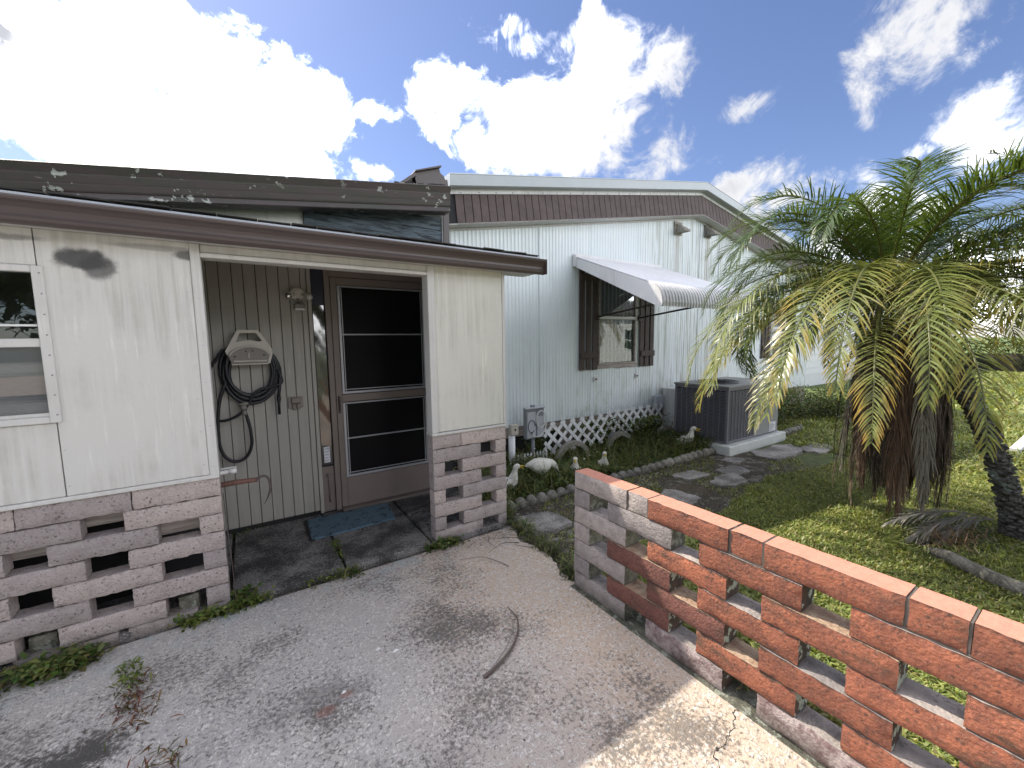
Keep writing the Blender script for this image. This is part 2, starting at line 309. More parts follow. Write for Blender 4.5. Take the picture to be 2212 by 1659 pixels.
material('upper_panel', f_panel((.62, .64, .60), (.48, .50, .47), .4))
material('brown_metal', f_plain((.078, .060, .057), .42, .12, 3)); material('fascia_metal', f_fascia)
material('brown_board', f_wood((.085, .062, .058), (.118, .088, .082), (8, 8, 8)))
material('shutter_brown', f_wood((.045, .033, .029), (.075, .055, .047), (30, 30, 4)))
material('white_metal', f_panel((.66, .67, .66), (.45, .44, .42), .5)); material('roof_metal', f_plain((.42, .46, .48), .45, .1))
material('awning_metal', f_panel((.76, .76, .77), (.60, .56, .56), .5))
material('awning_groove_shade', f_panel((.42, .41, .42), (.30, .29, .29), .7)); material('weathered_board', f_board); material('old_lumber', f_wood((.20, .17, .15), (.38, .34, .31), (3, 3, 50)))
material('porch_board', f_panel((.34, .325, .295), (.27, .26, .235), .5)); material('black_gap', f_plain((.018, .018, .020), .8, .1))
material('door_taupe', f_plain((.18, .148, .132), .5, .12, 4)); material('aluminium', f_plain((.36, .37, .40), .4, .1, extra={'Metallic': .3}))
def f_thin(tint, refl):
    def f(T):
        a = T.n('ShaderNodeBsdfTransparent'); T.put(a.inputs[0], tint); g_ = T.n('ShaderNodeBsdfGlossy'); g_.inputs['Roughness'].default_value = .01
        bp = T.n('ShaderNodeBump'); T.put(bp.inputs['Height'], T.noise(T.pos, 2.2, 2)); bp.inputs['Distance'].default_value = .002; T.put(g_.inputs['Normal'], bp.outputs[0])
        lw = T.n('ShaderNodeLayerWeight'); lw.inputs[0].default_value = .35
        mx_ = T.n('ShaderNodeMixShader'); T.put(mx_.inputs[0], T.m('ADD', refl, T.m('MULTIPLY', lw.outputs['Fresnel'], .6), clamp=True)); T.put(mx_.inputs[1], a.outputs[0]); T.put(mx_.inputs[2], g_.outputs[0]); T.put(T.out.inputs[0], mx_.outputs[0])
        return (.1, .1, .1), .1
    return f
material('dark_screen', f_plain((.0035, .0035, .005), .55, .1, extra={'Specular IOR Level': .15})); material('glass', f_thin((.75, .8, .8), .10))
def f_band(T):
    n = T.noise(scaled(T, (.5, .5, 13)), 1, 4, .6); w = T.noise(scaled(T, (40, 40, 260)), 1, 2)
    c = T.mix(T.ss(n, .40, .60), (.075, .08, .09), (.17, .17, .175)); c = T.mix(T.ss(T.noise(scaled(T, (.3, .3, 7)), 1, 2), .56, .60), c, (.22, .19, .185))
    return T.mix(1.0, c, T.mix(w, (.8, .8, .8), (1.2, 1.2, 1.2)), 'MULTIPLY'), .12, None, None, {'Specular IOR Level': .7, 'Coat Weight': .7, 'Coat Roughness': .03}
material('screened_glass', f_band)
material('foil', f_glassy((.030, .028, .026), .10, 1.0)); material('navy_panel', f_plain((.012, .014, .035), .5, .1))
material('rubber', f_plain((.010, .011, .016), .45, .1)); material('beige_plastic', f_plain((.47, .44, .39), .45, .12)); material('grey_plastic', f_plain((.20, .185, .17), .5, .15))
material('white_plastic', f_plain((.62, .61, .60), .45, .1)); material('rusty_steel', f_plain((.085, .065, .058), .7, .5, 30)); material('handle_wood', f_wood((.10, .045, .035), (.17, .09, .07), (40, 5, 5)))
material('lamp_glass', f_glassy((.35, .35, .34), .08, .9)); material('chrome', f_plain((.5, .5, .5), .12, .1, extra={'Metallic': 1.0}))
material('mat_blue', f_mat_); material('mat_black', f_plain((.015, .015, .018), .8, .2))
material('ac_louver', f_louver); material('ac_panel', f_plain((.24, .245, .25), .45, .1)); material('ac_top', f_plain((.20, .20, .19), .5, .15))
material('pad_concrete', f_plain((.52, .54, .53), .85, .25, 9, bump=.002)); material('old_concrete', f_block((.34, .32, .29), (.24, .23, .20), (.07, .065, .055), .6, 1.2, .2, .5))
material('lattice_white', f_panel((.78, .79, .83), (.45, .46, .48), .5)); material('duct_grey', f_plain((.45, .48, .52), .5, .15))
material('duck_white', f_plain((.68, .66, .60), .55, .25, 20)); material('beak_yellow', f_plain((.60, .44, .05), .5, .2)); material('duck_dirt', f_plain((.20, .19, .13), .8, .4, 30))
material('eye_black', f_plain((.01, .01, .01), .3, .05)); material('paper', f_plain((.62, .64, .68), .6, .1)); material('ink', f_plain((.05, .055, .07), .6, .1))
material('utility_grey', f_plain((.23, .24, .27), .5, .15)); material('cable_white', f_plain((.66, .66, .66), .4, .05)); material('soil', f_soil)
material('palm_leaf', f_attr(.34, .30)); material('grass_leaf', f_attr(.35, .5)); material('dead_leaf', f_attr(.08, .8)); material('palm_trunk', f_trunk)
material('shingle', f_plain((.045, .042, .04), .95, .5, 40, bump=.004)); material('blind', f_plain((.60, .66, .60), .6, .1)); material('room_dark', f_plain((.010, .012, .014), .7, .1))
material('twig_bark', f_plain((.13, .10, .085), .8, .3, 40)); material('neighbour_white', f_plain((.68, .70, .72), .6, .06)); material('asphalt', f_plain((.06, .06, .062), .9, .2))
material('petal_white', f_plain((.75, .75, .72), .6, .1)); material('bark', f_plain((.09, .075, .06), .9, .3))

# ------------------------------------------------------------------ mesh helpers
class MB:
    def __init__(s): s.v = []; s.f = []; s.mi = []; s.sm = []
    def add(s, v, f, mi=0, sm=False):
        o = len(s.v); s.v += [tuple(p) for p in v]; s.f += [tuple(i + o for i in q) for q in f]; s.mi += [mi] * len(f); s.sm += [sm] * len(f); return s
    def box(s, x0, x1, y0, y1, z0, z1, mi=0, M=None):
        v = [Vector((x, y, z)) for x in (x0, x1) for y in (y0, y1) for z in (z0, z1)]
        if M is not None: v = [M @ p for p in v]
        return s.add(v, [(0, 1, 3, 2), (4, 6, 7, 5), (0, 4, 5, 1), (2, 3, 7, 6), (0, 2, 6, 4), (1, 5, 7, 3)], mi)
    def cbox(s, x0, x1, y0, y1, z0, z1, b=.003, mi=0, M=None, jit=0):
        """box with chamfered edges"""
        lo, hi = (x0, y0, z0), (x1, y1, z1); idx = {}; vs = []
        for sx_ in (0, 1):
            for sy_ in (0, 1):
                for sz_ in (0, 1):
                    c = [(lo, hi)[k][i] for i, k in enumerate((sx_, sy_, sz_))]; sg = [1 if k == 0 else -1 for k in (sx_, sy_, sz_)]
                    for ax in range(3):
                        p = [c[i] + (0 if i == ax else sg[i] * b) for i in range(3)]
                        if jit: p = [q + rnd.uniform(-jit, jit) for q in p]
                        idx[(sx_, sy_, sz_, ax)] = len(vs); vs.append(Vector(p))
        F = []
        for ax in range(3):
            o = [i for i in range(3) if i != ax]
            for k in (0, 1):
                q = []
                for a_, b_ in ((0, 0), (1, 0), (1, 1), (0, 1)):
                    t = [0, 0, 0]; t[ax] = k; t[o[0]] = a_; t[o[1]] = b_; q.append(idx[(*t, ax)])
                F.append(tuple(q))
            for a_ in (0, 1):
                for b_ in (0, 1):
                    t0 = [0, 0, 0]; t0[o[0]] = a_; t0[o[1]] = b_; t1 = list(t0); t1[ax] = 1
                    F.append((idx[(*t0, o[0])], idx[(*t1, o[0])], idx[(*t1, o[1])], idx[(*t0, o[1])]))
        for t in [(a_, b_, c_) for a_ in (0, 1) for b_ in (0, 1) for c_ in (0, 1)]:
            F.append((idx[(*t, 0)], idx[(*t, 1)], idx[(*t, 2)]))
        cen = Vector(((x0 + x1) / 2, (y0 + y1) / 2, (z0 + z1) / 2)); G = []
        for q in F:
            nrm = (vs[q[1]] - vs[q[0]]).cross(vs[q[2]] - vs[q[0]]); G.append(q if nrm.dot(vs[q[0]] - cen) > 0 else q[::-1])
        if M is not None: vs = [M @ p for p in vs]
        return s.add(vs, G, mi)
    def tube(s, pts, rad, seg=8, mi=0, cap=True, sm=True, flat=None):
        pts = [Vector(p) for p in pts]; n = len(pts); rad = rad if hasattr(rad, '__len__') else [rad] * n
        v = []; prev = None
        for i, p in enumerate(pts):
            t = (pts[min(i + 1, n - 1)] - pts[max(i - 1, 0)]).normalized()
            a = prev if prev is not None else (Vector((0, 0, 1)) if abs(t.z) < .9 else Vector((1, 0, 0)))
            a = (a - t * a.dot(t)).normalized(); prev = a; c = t.cross(a)
            for k in range(seg):
                w = 2 * PI * k / seg; v.append(p + (a * math.cos(w) * (flat or 1) + c * math.sin(w)) * rad[i])
        f = [(i * seg + k, i * seg + (k + 1) % seg, (i + 1) * seg + (k + 1) % seg, (i + 1) * seg + k) for i in range(n - 1) for k in range(seg)]
        if cap: f += [tuple(range(seg))[::-1], tuple(range((n - 1) * seg, n * seg))]
        return s.add(v, f, mi, sm)
    def prism(s, poly, axis, a0, a1, mi=0, sm=False):
        """extrude a 2-D polygon along an axis ('x','y','z')"""
        def P(q, a): return {'x': (a, q[0], q[1]), 'y': (q[0], a, q[1]), 'z': (q[0], q[1], a)}[axis]
        n = len(poly); v = [P(q, a0) for q in poly] + [P(q, a1) for q in poly]
        f = [(i, (i + 1) % n, n + (i + 1) % n, n + i) for i in range(n)] + [tuple(range(n))[::-1], tuple(range(n, 2 * n))]
        return s.add(v, f, mi, sm)
    def ell(s, c, rx, ry, rz, seg=12, rings=8, mi=0, M=None):
        v = [Vector((0, 0, rz))] + [Vector((rx * math.sin(PI * i / rings) * math.cos(2 * PI * k / seg), ry * math.sin(PI * i / rings) * math.sin(2 * PI * k / seg), rz * math.cos(PI * i / rings))) for i in range(1, rings) for k in range(seg)] + [Vector((0, 0, -rz))]
        if M is not None: v = [M @ p for p in v]
        v = [p + Vector(c) for p in v]
        f = [(0, 1 + k, 1 + (k + 1) % seg) for k in range(seg)]
        f += [(1 + i * seg + k, 1 + (i + 1) * seg + k, 1 + (i + 1) * seg + (k + 1) % seg, 1 + i * seg + (k + 1) % seg) for i in range(rings - 2) for k in range(seg)]
        e = len(v) - 1; f += [(e, 1 + (rings - 2) * seg + (k + 1) % seg, 1 + (rings - 2) * seg + k) for k in range(seg)]
        return s.add(v, f, mi, True)
    def mesh(s, name, mats):
        me = bpy.data.meshes.new(name); me.from_pydata(s.v, [], s.f)
        for m in (mats if isinstance(mats, (list, tuple)) else [mats]): me.materials.append(MATS[m])
        me.polygons.foreach_set('material_index', s.mi); me.polygons.foreach_set('use_smooth', s.sm); me.update(); return me
def link(name, me, parent=None, loc=None, rot=None, **props):
    o = bpy.data.objects.new(name, me); COL.objects.link(o)
    if parent is not None: o.parent = parent
    if loc is not None: o.location = loc
    if rot is not None: o.rotation_euler = rot
    for k, v in props.items(): o[k] = v
    return o
def obj(name, mb, mats, parent=None, loc=None, rot=None, **props):
    me = mb.mesh(name, mats)
    if me.polygons and any(mb.sm) is False:
        pass
    return link(name, me, parent, loc, rot, **props)
def thing(name, label, cat, loc=(0, 0, 0), rotz=0, group=None):
    o = bpy.data.objects.new(name, None); COL.objects.link(o); o.location = loc; o.rotation_euler = (0, 0, rotz); o['label'] = label; o['category'] = cat
    o.empty_display_size = .1
    if group: o['group'] = group
    return o
def tag(o, label, cat, group=None):
    o['label'] = label; o['category'] = cat
    if group: o['group'] = group
    return o
def copy_tree(o, parent=None):
    c = o.copy(); COL.objects.link(c); c.parent = parent
    for ch in list(o.children): copy_tree(ch, c)
    return c
def big_mesh(name, V, F, mat, col=None, smooth=False, n=4):
    """fast mesh from numpy arrays: V (N,3), F (M,n)"""
    me = bpy.data.meshes.new(name); me.vertices.add(len(V)); me.vertices.foreach_set('co', V.astype(np.float32).ravel())
    me.loops.add(F.size); me.loops.foreach_set('vertex_index', F.astype(np.int32).ravel())
    me.polygons.add(len(F)); me.polygons.foreach_set('loop_start', np.arange(0, F.size, n, dtype=np.int32)); me.polygons.foreach_set('loop_total', np.full(len(F), n, dtype=np.int32))
    if col is not None:
        a = me.attributes.new('col', 'FLOAT_COLOR', 'POINT'); c4 = np.ones((len(V), 4), np.float32); c4[:, :3] = col; a.data.foreach_set('color', c4.ravel())
    me.materials.append(MATS[mat]); me.update(calc_edges=True); me.validate(); return me
def struct(name, mb, mats, parent=None):
    o = obj(name, mb, mats, parent)
    if parent is None: o['kind'] = 'structure'
    return o

# ------------------------------------------------------------------ setting: ground
g = MB(); g.add([(-400, -400, -.03), (400, -400, -.03), (400, 400, -.03), (-400, 400, -.03)], [(0, 1, 2, 3)]); struct('ground', g, 'soil')
# patio: a thick slab with a ragged right edge
edge = [(1.60, -4), (1.60, 0), (1.60, 1.2), (1.605, 1.75), (1.64, 1.95), (1.70, 2.15), (1.70, 2.32), (1.64, 2.45), (1.70, 2.58), (1.72, 2.66)]
e2 = []
for i in range(len(edge) - 1):
    for k in range(6):
        t = k / 6; j = .012 if edge[i][1] > 1.7 else .002
        e2.append((edge[i][0] * (1 - t) + edge[i + 1][0] * t + rnd.uniform(-j, j), edge[i][1] * (1 - t) + edge[i + 1][1] * t))
poly = [(-8, -4)] + e2 + [(1.72, 2.69), (-8, 2.715)]
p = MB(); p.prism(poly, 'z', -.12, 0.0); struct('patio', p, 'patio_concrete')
# porch floor with the slabs that lie on it
p = MB(); p.box(-3, 1.73, 2.70, 3.86, -.12, -.012); pf = struct('porch_floor', p, 'soil')
xs = [-2.6, -1.37, -.165, .468, 1.072, 1.70]
for i in range(5):
    for (y0, y1) in ((2.735, 3.34), (3.345, 3.79)):
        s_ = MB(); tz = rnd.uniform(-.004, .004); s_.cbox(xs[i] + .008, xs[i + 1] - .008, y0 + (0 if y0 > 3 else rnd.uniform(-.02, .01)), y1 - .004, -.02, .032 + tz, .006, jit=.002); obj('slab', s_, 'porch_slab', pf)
# garden path: stepping slabs sunk in mulch
pth = MB(); pth.add([(1.72, 1.92, -.025), (5.5, 2.0, -.025), (5.5, 2.98, -.025), (1.72, 2.98, -.025)], [(0, 1, 2, 3)]); pth = struct('path', pth, 'soil')
def rough_slab(cx, cy, rx, ry, z, seed, mat='path_slab', sq=.75):
    q = random.Random(seed); pts = []
    for k in range(18):
        w = 2 * PI * k / 18; c, s_ = math.cos(w), math.sin(w); rr = 1 / max(abs(c), abs(s_)) ** sq * q.uniform(.74, 1.08)
        pts.append((cx + rx * c * rr, cy + ry * s_ * rr))
    m = MB(); m.prism(pts, 'z', -.05, z); return obj('slab', m, mat, pth)
for i, (x, y, rx, ry, z) in enumerate([(1.97, 2.60, .20, .19, .012), (2.55, 2.32, .26, .2, -.004), (3.0, 2.55, .24, .18, -.006), (3.37, 2.30, .17, .2, .004), (4.08, 2.62, .2, .13, -.004), (4.22, 2.27, .24, .14, .006), (4.62, 2.45, .2, .14, -.006),
    (5.0, 2.66, .16, .11, .0), (5.85, 2.50, .50, .22, .008), (6.5, 2.30, .35, .16, -.003)]): rough_slab(x, y, rx, ry, z, i)
bed = MB(); bed.add([(1.72, 2.99, -.012), (11, 2.99, -.012), (11, 4.3, -.012), (1.72, 4.3, -.012)], [(0, 1, 2, 3)]); bed = struct('garden_bed', bed, 'soil')

# ------------------------------------------------------------------ lawn and weeds (uncountable)
def leaves(P, L, Wd, az_, tilt, colr, bend=.5, seg=2):
    """quads strips: P (n,3) base, returns V,F,col : blade of two quads, pointed"""
    n = len(P); D = np.stack([np.cos(az_) * np.cos(tilt), np.sin(az_) * np.cos(tilt), np.sin(tilt)], 1)
    S = np.stack([-np.sin(az_), np.cos(az_), np.zeros(n)], 1) * Wd[:, None] * .5
    M = P + D * (L * .5)[:, None]; t2 = tilt - bend
    D2 = np.stack([np.cos(az_) * np.cos(t2), np.sin(az_) * np.cos(t2), np.sin(t2)], 1); E_ = M + D2 * (L * .5)[:, None]
    V = np.stack([P - S * .5, P + S * .5, M + S, M - S, E_ + S * .15, E_ - S * .15], 1).reshape(-1, 3)
    b_ = np.arange(n)[:, None] * 6; F = np.concatenate([b_ + np.array([[0, 1, 2, 3]]), b_ + np.array([[3, 2, 4, 5]])], 0)
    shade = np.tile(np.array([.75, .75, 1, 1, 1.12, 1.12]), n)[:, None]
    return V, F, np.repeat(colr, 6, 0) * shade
def stuff(name, parts, mat, label=None):
    V = []; F = []; C = []; o = 0
    for v, f, c in parts: V.append(v); F.append(f + o); C.append(c); o += len(v)
    ob = link(name, big_mesh(name, np.concatenate(V), np.concatenate(F), mat, np.concatenate(C))); ob['kind'] = 'stuff'
    if label: ob['label'] = label
    return ob
def nz2(x, y, s, seed=0):
    q = np.random.default_rng(seed); out = np.zeros_like(x)
    for k in range(6):
        a, c, d = q.uniform(0, 2 * PI), q.uniform(.6, 1.8) * s, q.uniform(0, 6.28); out += np.sin((x * np.cos(a) + y * np.sin(a)) * c + d)
    return out / 3.4
GREEN = np.array([[.175, .22, .052], [.26, .295, .08], [.33, .335, .12], [.12, .16, .04], [.37, .33, .17]])
def palette(n, pal, w=None):
    c = pal[npr.choice(len(pal), n, p=w)]; return c * npr.uniform(.75, 1.25, (n, 1)) * npr.uniform(.92, 1.08, (n, 3))
def lawn_patch(n, x0, x1, y0, y1, L, Wd):
    x = npr.uniform(x0, x1, n); y = npr.uniform(y0, y1, n)
    edge_ = 1.98 + .14 * nz2(x, y, 2.2, 3) + .06 * nz2(x, y, 9, 4)
    keep = (y < edge_) | (x > 6.3 + .3 * nz2(x, y, 2, 5)) & (y < 4.0)
    sparse = (y >= edge_) & (x < 6.3); keep |= sparse & (npr.random(n) < .16) & (nz2(x, y, 5, 9) > .05)
    bare = ((x - 4.35) ** 2 / .30 + (y - .72) ** 2 / .07 < 1 + .4 * nz2(x, y, 6, 8)); keep &= ~(bare & (npr.random(n) < .8))
    keep &= (x > 1.72); keep &= ~((x > 5.2) & (x < 6.75) & (y > 2.75) & (y < 3.75))
    x, y = x[keep], y[keep]; n = len(x)
    P_ = np.stack([x, y, np.full(n, -.028)], 1)
    c = palette(n, GREEN, [.28, .30, .18, .18, .06]); c *= (1 + .18 * nz2(x, y, 3, 6))[:, None]
    hl = 1 + .25 * nz2(x, y, 5, 7)
    return leaves(P_, L * npr.uniform(.5, 1.3, n) * hl, Wd * npr.uniform(.6, 1.4, n), npr.uniform(0, 2 * PI, n), npr.uniform(.15, 1.2, n), c, npr.uniform(.2, 1.0, n))
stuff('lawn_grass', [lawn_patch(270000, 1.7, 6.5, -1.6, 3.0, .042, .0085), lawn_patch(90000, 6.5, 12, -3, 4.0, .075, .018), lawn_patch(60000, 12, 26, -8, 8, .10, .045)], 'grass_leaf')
def weeds(n, x, y, z0, hmax, L, Wd, pal, spread=.6, stem=True):
    h = hmax * npr.uniform(.05, 1, n) ** 1.3; P_ = np.stack([x + npr.normal(0, .02, n), y + npr.normal(0, .02, n), z0 + h], 1)
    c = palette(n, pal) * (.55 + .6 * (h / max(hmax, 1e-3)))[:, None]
    return leaves(P_, L * npr.uniform(.5, 1.3, n), Wd * npr.uniform(.6, 1.4, n), npr.uniform(0, 2 * PI, n), npr.uniform(-.5, 1.1, n), c, npr.uniform(.1, 1.1, n))
WG = np.array([[.050, .10, .022], [.085, .145, .030], [.13, .17, .045], [.17, .155, .06], [.19, .22, .07]])
parts = []
n = 34000; x = npr.uniform(1.76, 5.25, n); y = npr.uniform(3.04, 4.12, n)
hh = np.clip(.10 + .10 * nz2(x, y, 3.2, 11) + .04 * nz2(x, y, 9, 12) + .10 * (y - 3.1), .03, .32) * np.where(x < 2.5, .6, 1)
hh *= np.clip(1 - ((x - 2.05) ** 2 / .20 + (y - 3.35) ** 2 / .06), .3, 1) ** .3
h = hh * npr.uniform(0, 1, n); P_ = np.stack([x, y, h - .01], 1)
c = palette(n, WG) * (.55 + .55 * npr.random(n))[:, None]
parts.append(leaves(P_, .045 * npr.uniform(.5, 1.4, n), .014 * npr.uniform(.6, 1.8, n), npr.uniform(0, 2 * PI, n), npr.uniform(-.4, 1.2, n), c, npr.uniform(.1, 1.1, n)))
# long arching grass stems in the bed
n = 1500; x = npr.uniform(1.8, 5.2, n); y = npr.uniform(3.05, 4.1, n)
parts.append(leaves(np.stack([x, y, np.zeros(n)], 1), npr.uniform(.12, .42, n), np.full(n, .006), npr.uniform(0, 2 * PI, n), npr.uniform(.7, 1.4, n), palette(n, np.array([[.12, .15, .04], [.20, .19, .08], [.05, .09, .02]])), npr.uniform(.3, 1.2, n)))
# bushy growth by the duct and beyond the pad
for (cx, cy, rx, ry, hm, k) in ((4.95, 3.95, .40, .2, .36, 1800), (7.4, 3.6, .6, .4, .45, 4000), (8.6, 3.7, .7, .4, .55, 4000), (4.0, 4.0, .5, .1, .42, 1500), (2.95, 4.0, .12, .06, .35, 500), (9.5, 3.2, .7, .5, .5, 3000)):
    x = npr.normal(cx, rx * .5, k); y = npr.normal(cy, ry * .5, k); parts.append(weeds(k, x, y, 0, hm, .05, .028, WG))
n = 130; x = np.concatenate([npr.uniform(1.9, 5.2, 60), npr.uniform(6.9, 9.5, 70)]); y = np.concatenate([npr.uniform(3.1, 4.0, 60), npr.uniform(2.2, 4.0, 70)])
parts.append(leaves(np.stack([x, y, npr.uniform(.10, .30, n)], 1), npr.uniform(.012, .025, n), npr.uniform(.012, .022, n), npr.uniform(0, 6.28, n), npr.uniform(-.3, .8, n), palette(n, np.array([[.75, .75, .70]])), npr.uniform(0, .4, n)))
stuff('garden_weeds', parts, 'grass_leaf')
# weeds along wall feet, in joints and at the patio edge
parts = []
def strip(pts, k, w, hm, L, Wd, pal=WG):
    pts = np.array(pts); t = npr.uniform(0, len(pts) - 1.001, k); i = t.astype(int); fr = (t - i)[:, None]; q = pts[i] * (1 - fr) + pts[i + 1] * fr
    cl = (nz2(q[:, 0], q[:, 1], 14, 21) > -.25); q = q[cl]; k = len(q)
    parts.append(weeds(k, q[:, 0] + npr.normal(0, w, k), q[:, 1] + npr.normal(0, w, k), 0, hm, L, Wd, pal))
YG = np.array([[.14, .19, .04], [.20, .23, .06], [.09, .14, .03]])
strip([(-1.3, 2.62), (-.85, 2.64), (-.55, 2.66)], 1900, .03, .07, .034, .020); strip([(-.62, 2.66), (-.42, 2.68)], 700, .03, .08, .036, .014)
strip([(-.45, 2.69), (-.12, 2.70)], 420, .015, .05, .025, .018, YG); strip([(-.15, 2.71), (.0, 2.72), (.5, 2.715)], 500, .012, .04, .025, .012, YG); strip([(-.13, 2.75), (-.05, 2.8)], 160, .02, .07, .03, .02)
strip([(.47, 2.70), (.468, 3.1), (.468, 3.4)], 420, .014, .04, .028, .014, YG); strip([(.45, 2.70), (.62, 2.70)], 150, .025, .03, .05, .012)
strip([(1.02, 2.70), (1.25, 2.69)], 300, .02, .05, .03, .016); strip([(1.58, 2.70), (1.76, 2.74), (1.80, 2.9)], 900, .03, .14, .06, .008); strip([(1.76, 2.7), (1.78, 2.45)], 260, .03, .07, .08, .006)
strip([(1.72, 2.35), (1.74, 2.0), (1.66, 1.86)], 700, .03, .07, .07, .007, np.array([[.10, .12, .04], [.16, .15, .07], [.05, .08, .02]]))
strip([(-.2, 3.76), (.05, 3.78)], 200, .015, .03, .025, .015); strip([(1.75, 1.8), (1.76, .5)], 1500, .02, .10, .06, .01, GREEN); strip([(1.75, .9), (1.76, -1.2)], 1800, .02, .10, .06, .01, GREEN)
strip([(1.08, 3.2), (1.075, 2.75)], 120, .01, .02, .02, .012); 
RD = np.array([[.17, .06, .035], [.12, .05, .03], [.20, .12, .04], [.09, .10, .03]])
strip([(-.52, 2.35), (-.46, 2.05), (-.33, 1.72)], 330, .035, .02, .045, .006, RD); strip([(-.57, 2.55), (-.52, 2.3)], 150, .015, .03, .03, .009, YG)
strip([(4.5, .62), (4.2, .68), (4.05, .8)], 300, .07, .03, .14, .006, np.array([[.22, .14, .09], [.30, .20, .13]]))
stuff('edge_weeds', parts, 'grass_leaf')
# fallen leaf bits and grit on the paving
n = 900; x = npr.uniform(-1.2, 1.6, n); y = npr.uniform(-.2, 2.66, n); V, F, C = leaves(np.stack([x, y, np.full(n, .003)], 1), npr.uniform(.004, .012, n), npr.uniform(.003, .008, n), npr.uniform(0, 6.28, n), npr.uniform(-.05, .3, n), palette(n, np.array([[.5, .48, .42], [.05, .04, .03], [.12, .08, .05]])), npr.uniform(0, .3, n))
n = 260; x = npr.normal(1.1, .25, n); y = npr.normal(3.3, .3, n); k_ = (x < 1.6) & (y < 3.75) & (y > 2.78); x, y = x[k_], y[k_]; n = len(x)
B_ = leaves(np.stack([x, y, np.full(n, .04)], 1), npr.uniform(.02, .06, n), npr.uniform(.003, .012, n), npr.uniform(0, 6.28, n), npr.uniform(-.05, .25, n), palette(n, np.array([[.10, .06, .04], [.05, .035, .03]])), npr.uniform(0, .3, n))
n = 5000; x = npr.uniform(1.75, 5.4, n); y = npr.uniform(2.0, 2.98, n); C_ = leaves(np.stack([x, y, np.full(n, -.02)], 1), npr.uniform(.02, .06, n), npr.uniform(.003, .010, n), npr.uniform(0, 6.28, n), npr.uniform(-.05, .3, n), palette(n, np.array([[.14, .10, .07], [.05, .04, .03], [.09, .075, .05], [.05, .07, .02]])), npr.uniform(0, .3, n))
stuff('leaf_litter', [(V, F, C), B_, C_], 'dead_leaf')
_s = MB(); _s.ell((0, 0, 0), .0038, .003, .0038, 6, 4); scm0 = _s.mesh('screw', 'duct_grey')
# ------------------------------------------------------------------ porch addition (left building)
add = thing('porch_addition', 'low cream addition with brown gutter, open porch and pierced block base', 'house', (0, 2.74, 0))
def AO(name, mb, mats, parent=None, **kw):
    """part of the addition, vertices given in world space"""
    o = obj(name, mb, mats, parent or add, **kw)
    if parent is None: o.location = (0, -2.74, 0)
    return o
def block_mb(x0, x1, yf, yb, z0, z1, rough=.0075, nx=None, chip=.006):
    """block with a split rock face towards -y"""
    nx = nx or max(3, int((x1 - x0) / .022)); nz = 5; m = MB(); V = []
    for j in range(nz + 1):
        for i in range(nx + 1):
            ed = i in (0, nx) or j in (0, nz)
            x = x0 + (x1 - x0) * i / nx; z = z0 + (z1 - z0) * j / nz
            if not (i in (0, nx)): x += rnd.uniform(-.006, .006)
            if j in (0, nz): z += rnd.uniform(-.5, .5) * chip * (1 if j else 1)
            if i in (0, nx): x += rnd.uniform(-.3, .3) * chip
            y = yf + (rnd.uniform(.003, .009) if ed else rnd.uniform(-rough, rough * .3))
            V.append((x, y, z))
    F = []
    for j in range(nz):
        for i in range(nx):
            a = j * (nx + 1) + i; F += [(a, a + 1, a + nx + 2, a + nx + 1)]
    m.add(V, F, 0, True)
    # sides follow the ragged rim
    rim = [j * 0 + i for i in range(nx + 1)] + [j * (nx + 1) + nx for j in range(1, nz + 1)] + [nz * (nx + 1) + i for i in range(nx - 1, -1, -1)] + [j * (nx + 1) for j in range(nz - 1, 0, -1)]
    o = len(m.v); R_ = [m.v[k] for k in rim]; m.v += R_ + [(min(max(x, x0), x1), yb, min(max(z, z0), z1)) for x, y, z in R_]; k = len(rim)
    for i in range(k): j2 = (i + 1) % k; m.f.append((o + j2, o + i, o + k + i, o + k + j2)); m.mi.append(0); m.sm.append(False)
    m.f.append(tuple(o + k + i for i in range(k))[::1]); m.mi.append(0); m.sm.append(False)
    return m
YF = 2.738; PT = .103
def meet(A, B): return [(max(a, c), min(b2, d)) for a, b2 in A for c, d in B if min(b2, d) - max(a, c) > .03]
def block_wall(ztop, rows, mortar_spans, name='block', mat='block_buff'):
    for ri, row in enumerate(rows):
        z1 = ztop - PT * ri - .002; z0 = ztop - PT * (ri + 1) + .004
        for (a, c) in row: AO(name, block_mb(a + .0025, c - .0025, YF, YF + .098, z0, z1), mat)
        zz = ztop - PT * (ri + 1)
        mm = MB(); nxt = rows[ri + 1] if ri + 1 < len(rows) else row
        for (a, c) in meet(row, nxt): mm.box(a + .006, c - .006, YF + .014, YF + .09, zz - .0035, zz + .0055)
        AO('mortar_bed', mm, 'mortar')
# left wall rows from the top; even rows and odd rows are pierced in turn
odd = [(-.27, -.16), (-.845, -.44), (-1.405, -.98), (-1.965, -1.54), (-2.525, -2.10), (-3.0, -2.66)]
even = [(-.568, -.16), (-1.12, -.722), (-1.68, -1.28), (-2.24, -1.84), (-2.8, -2.4)]
full = [(-.53, -.16), (-.93, -.53), (-1.33, -.93), (-1.73, -1.33), (-2.13, -1.73), (-2.53, -2.13), (-3, -2.53)]
last = [(-.27, -.16), (-.60, -.31), (-.79, -.635), (-1.0, -.84), (-1.4, -1.05), (-1.8, -1.42), (-2.4, -1.83), (-3, -2.42)]
block_wall(.77, [full, even, odd, even, odd, even, odd, last], [(-3, -.16)])
pe_ = [(1.095, 1.493), (1.624, 1.722)]; po_ = [(1.095, 1.188), (1.33, 1.722)]
block_wall(.824, [[(1.095, 1.324), (1.324, 1.722)], pe_, po_, pe_, po_, pe_, po_, [(1.095, 1.50), (1.64, 1.722)]], [(1.095, 1.722)])
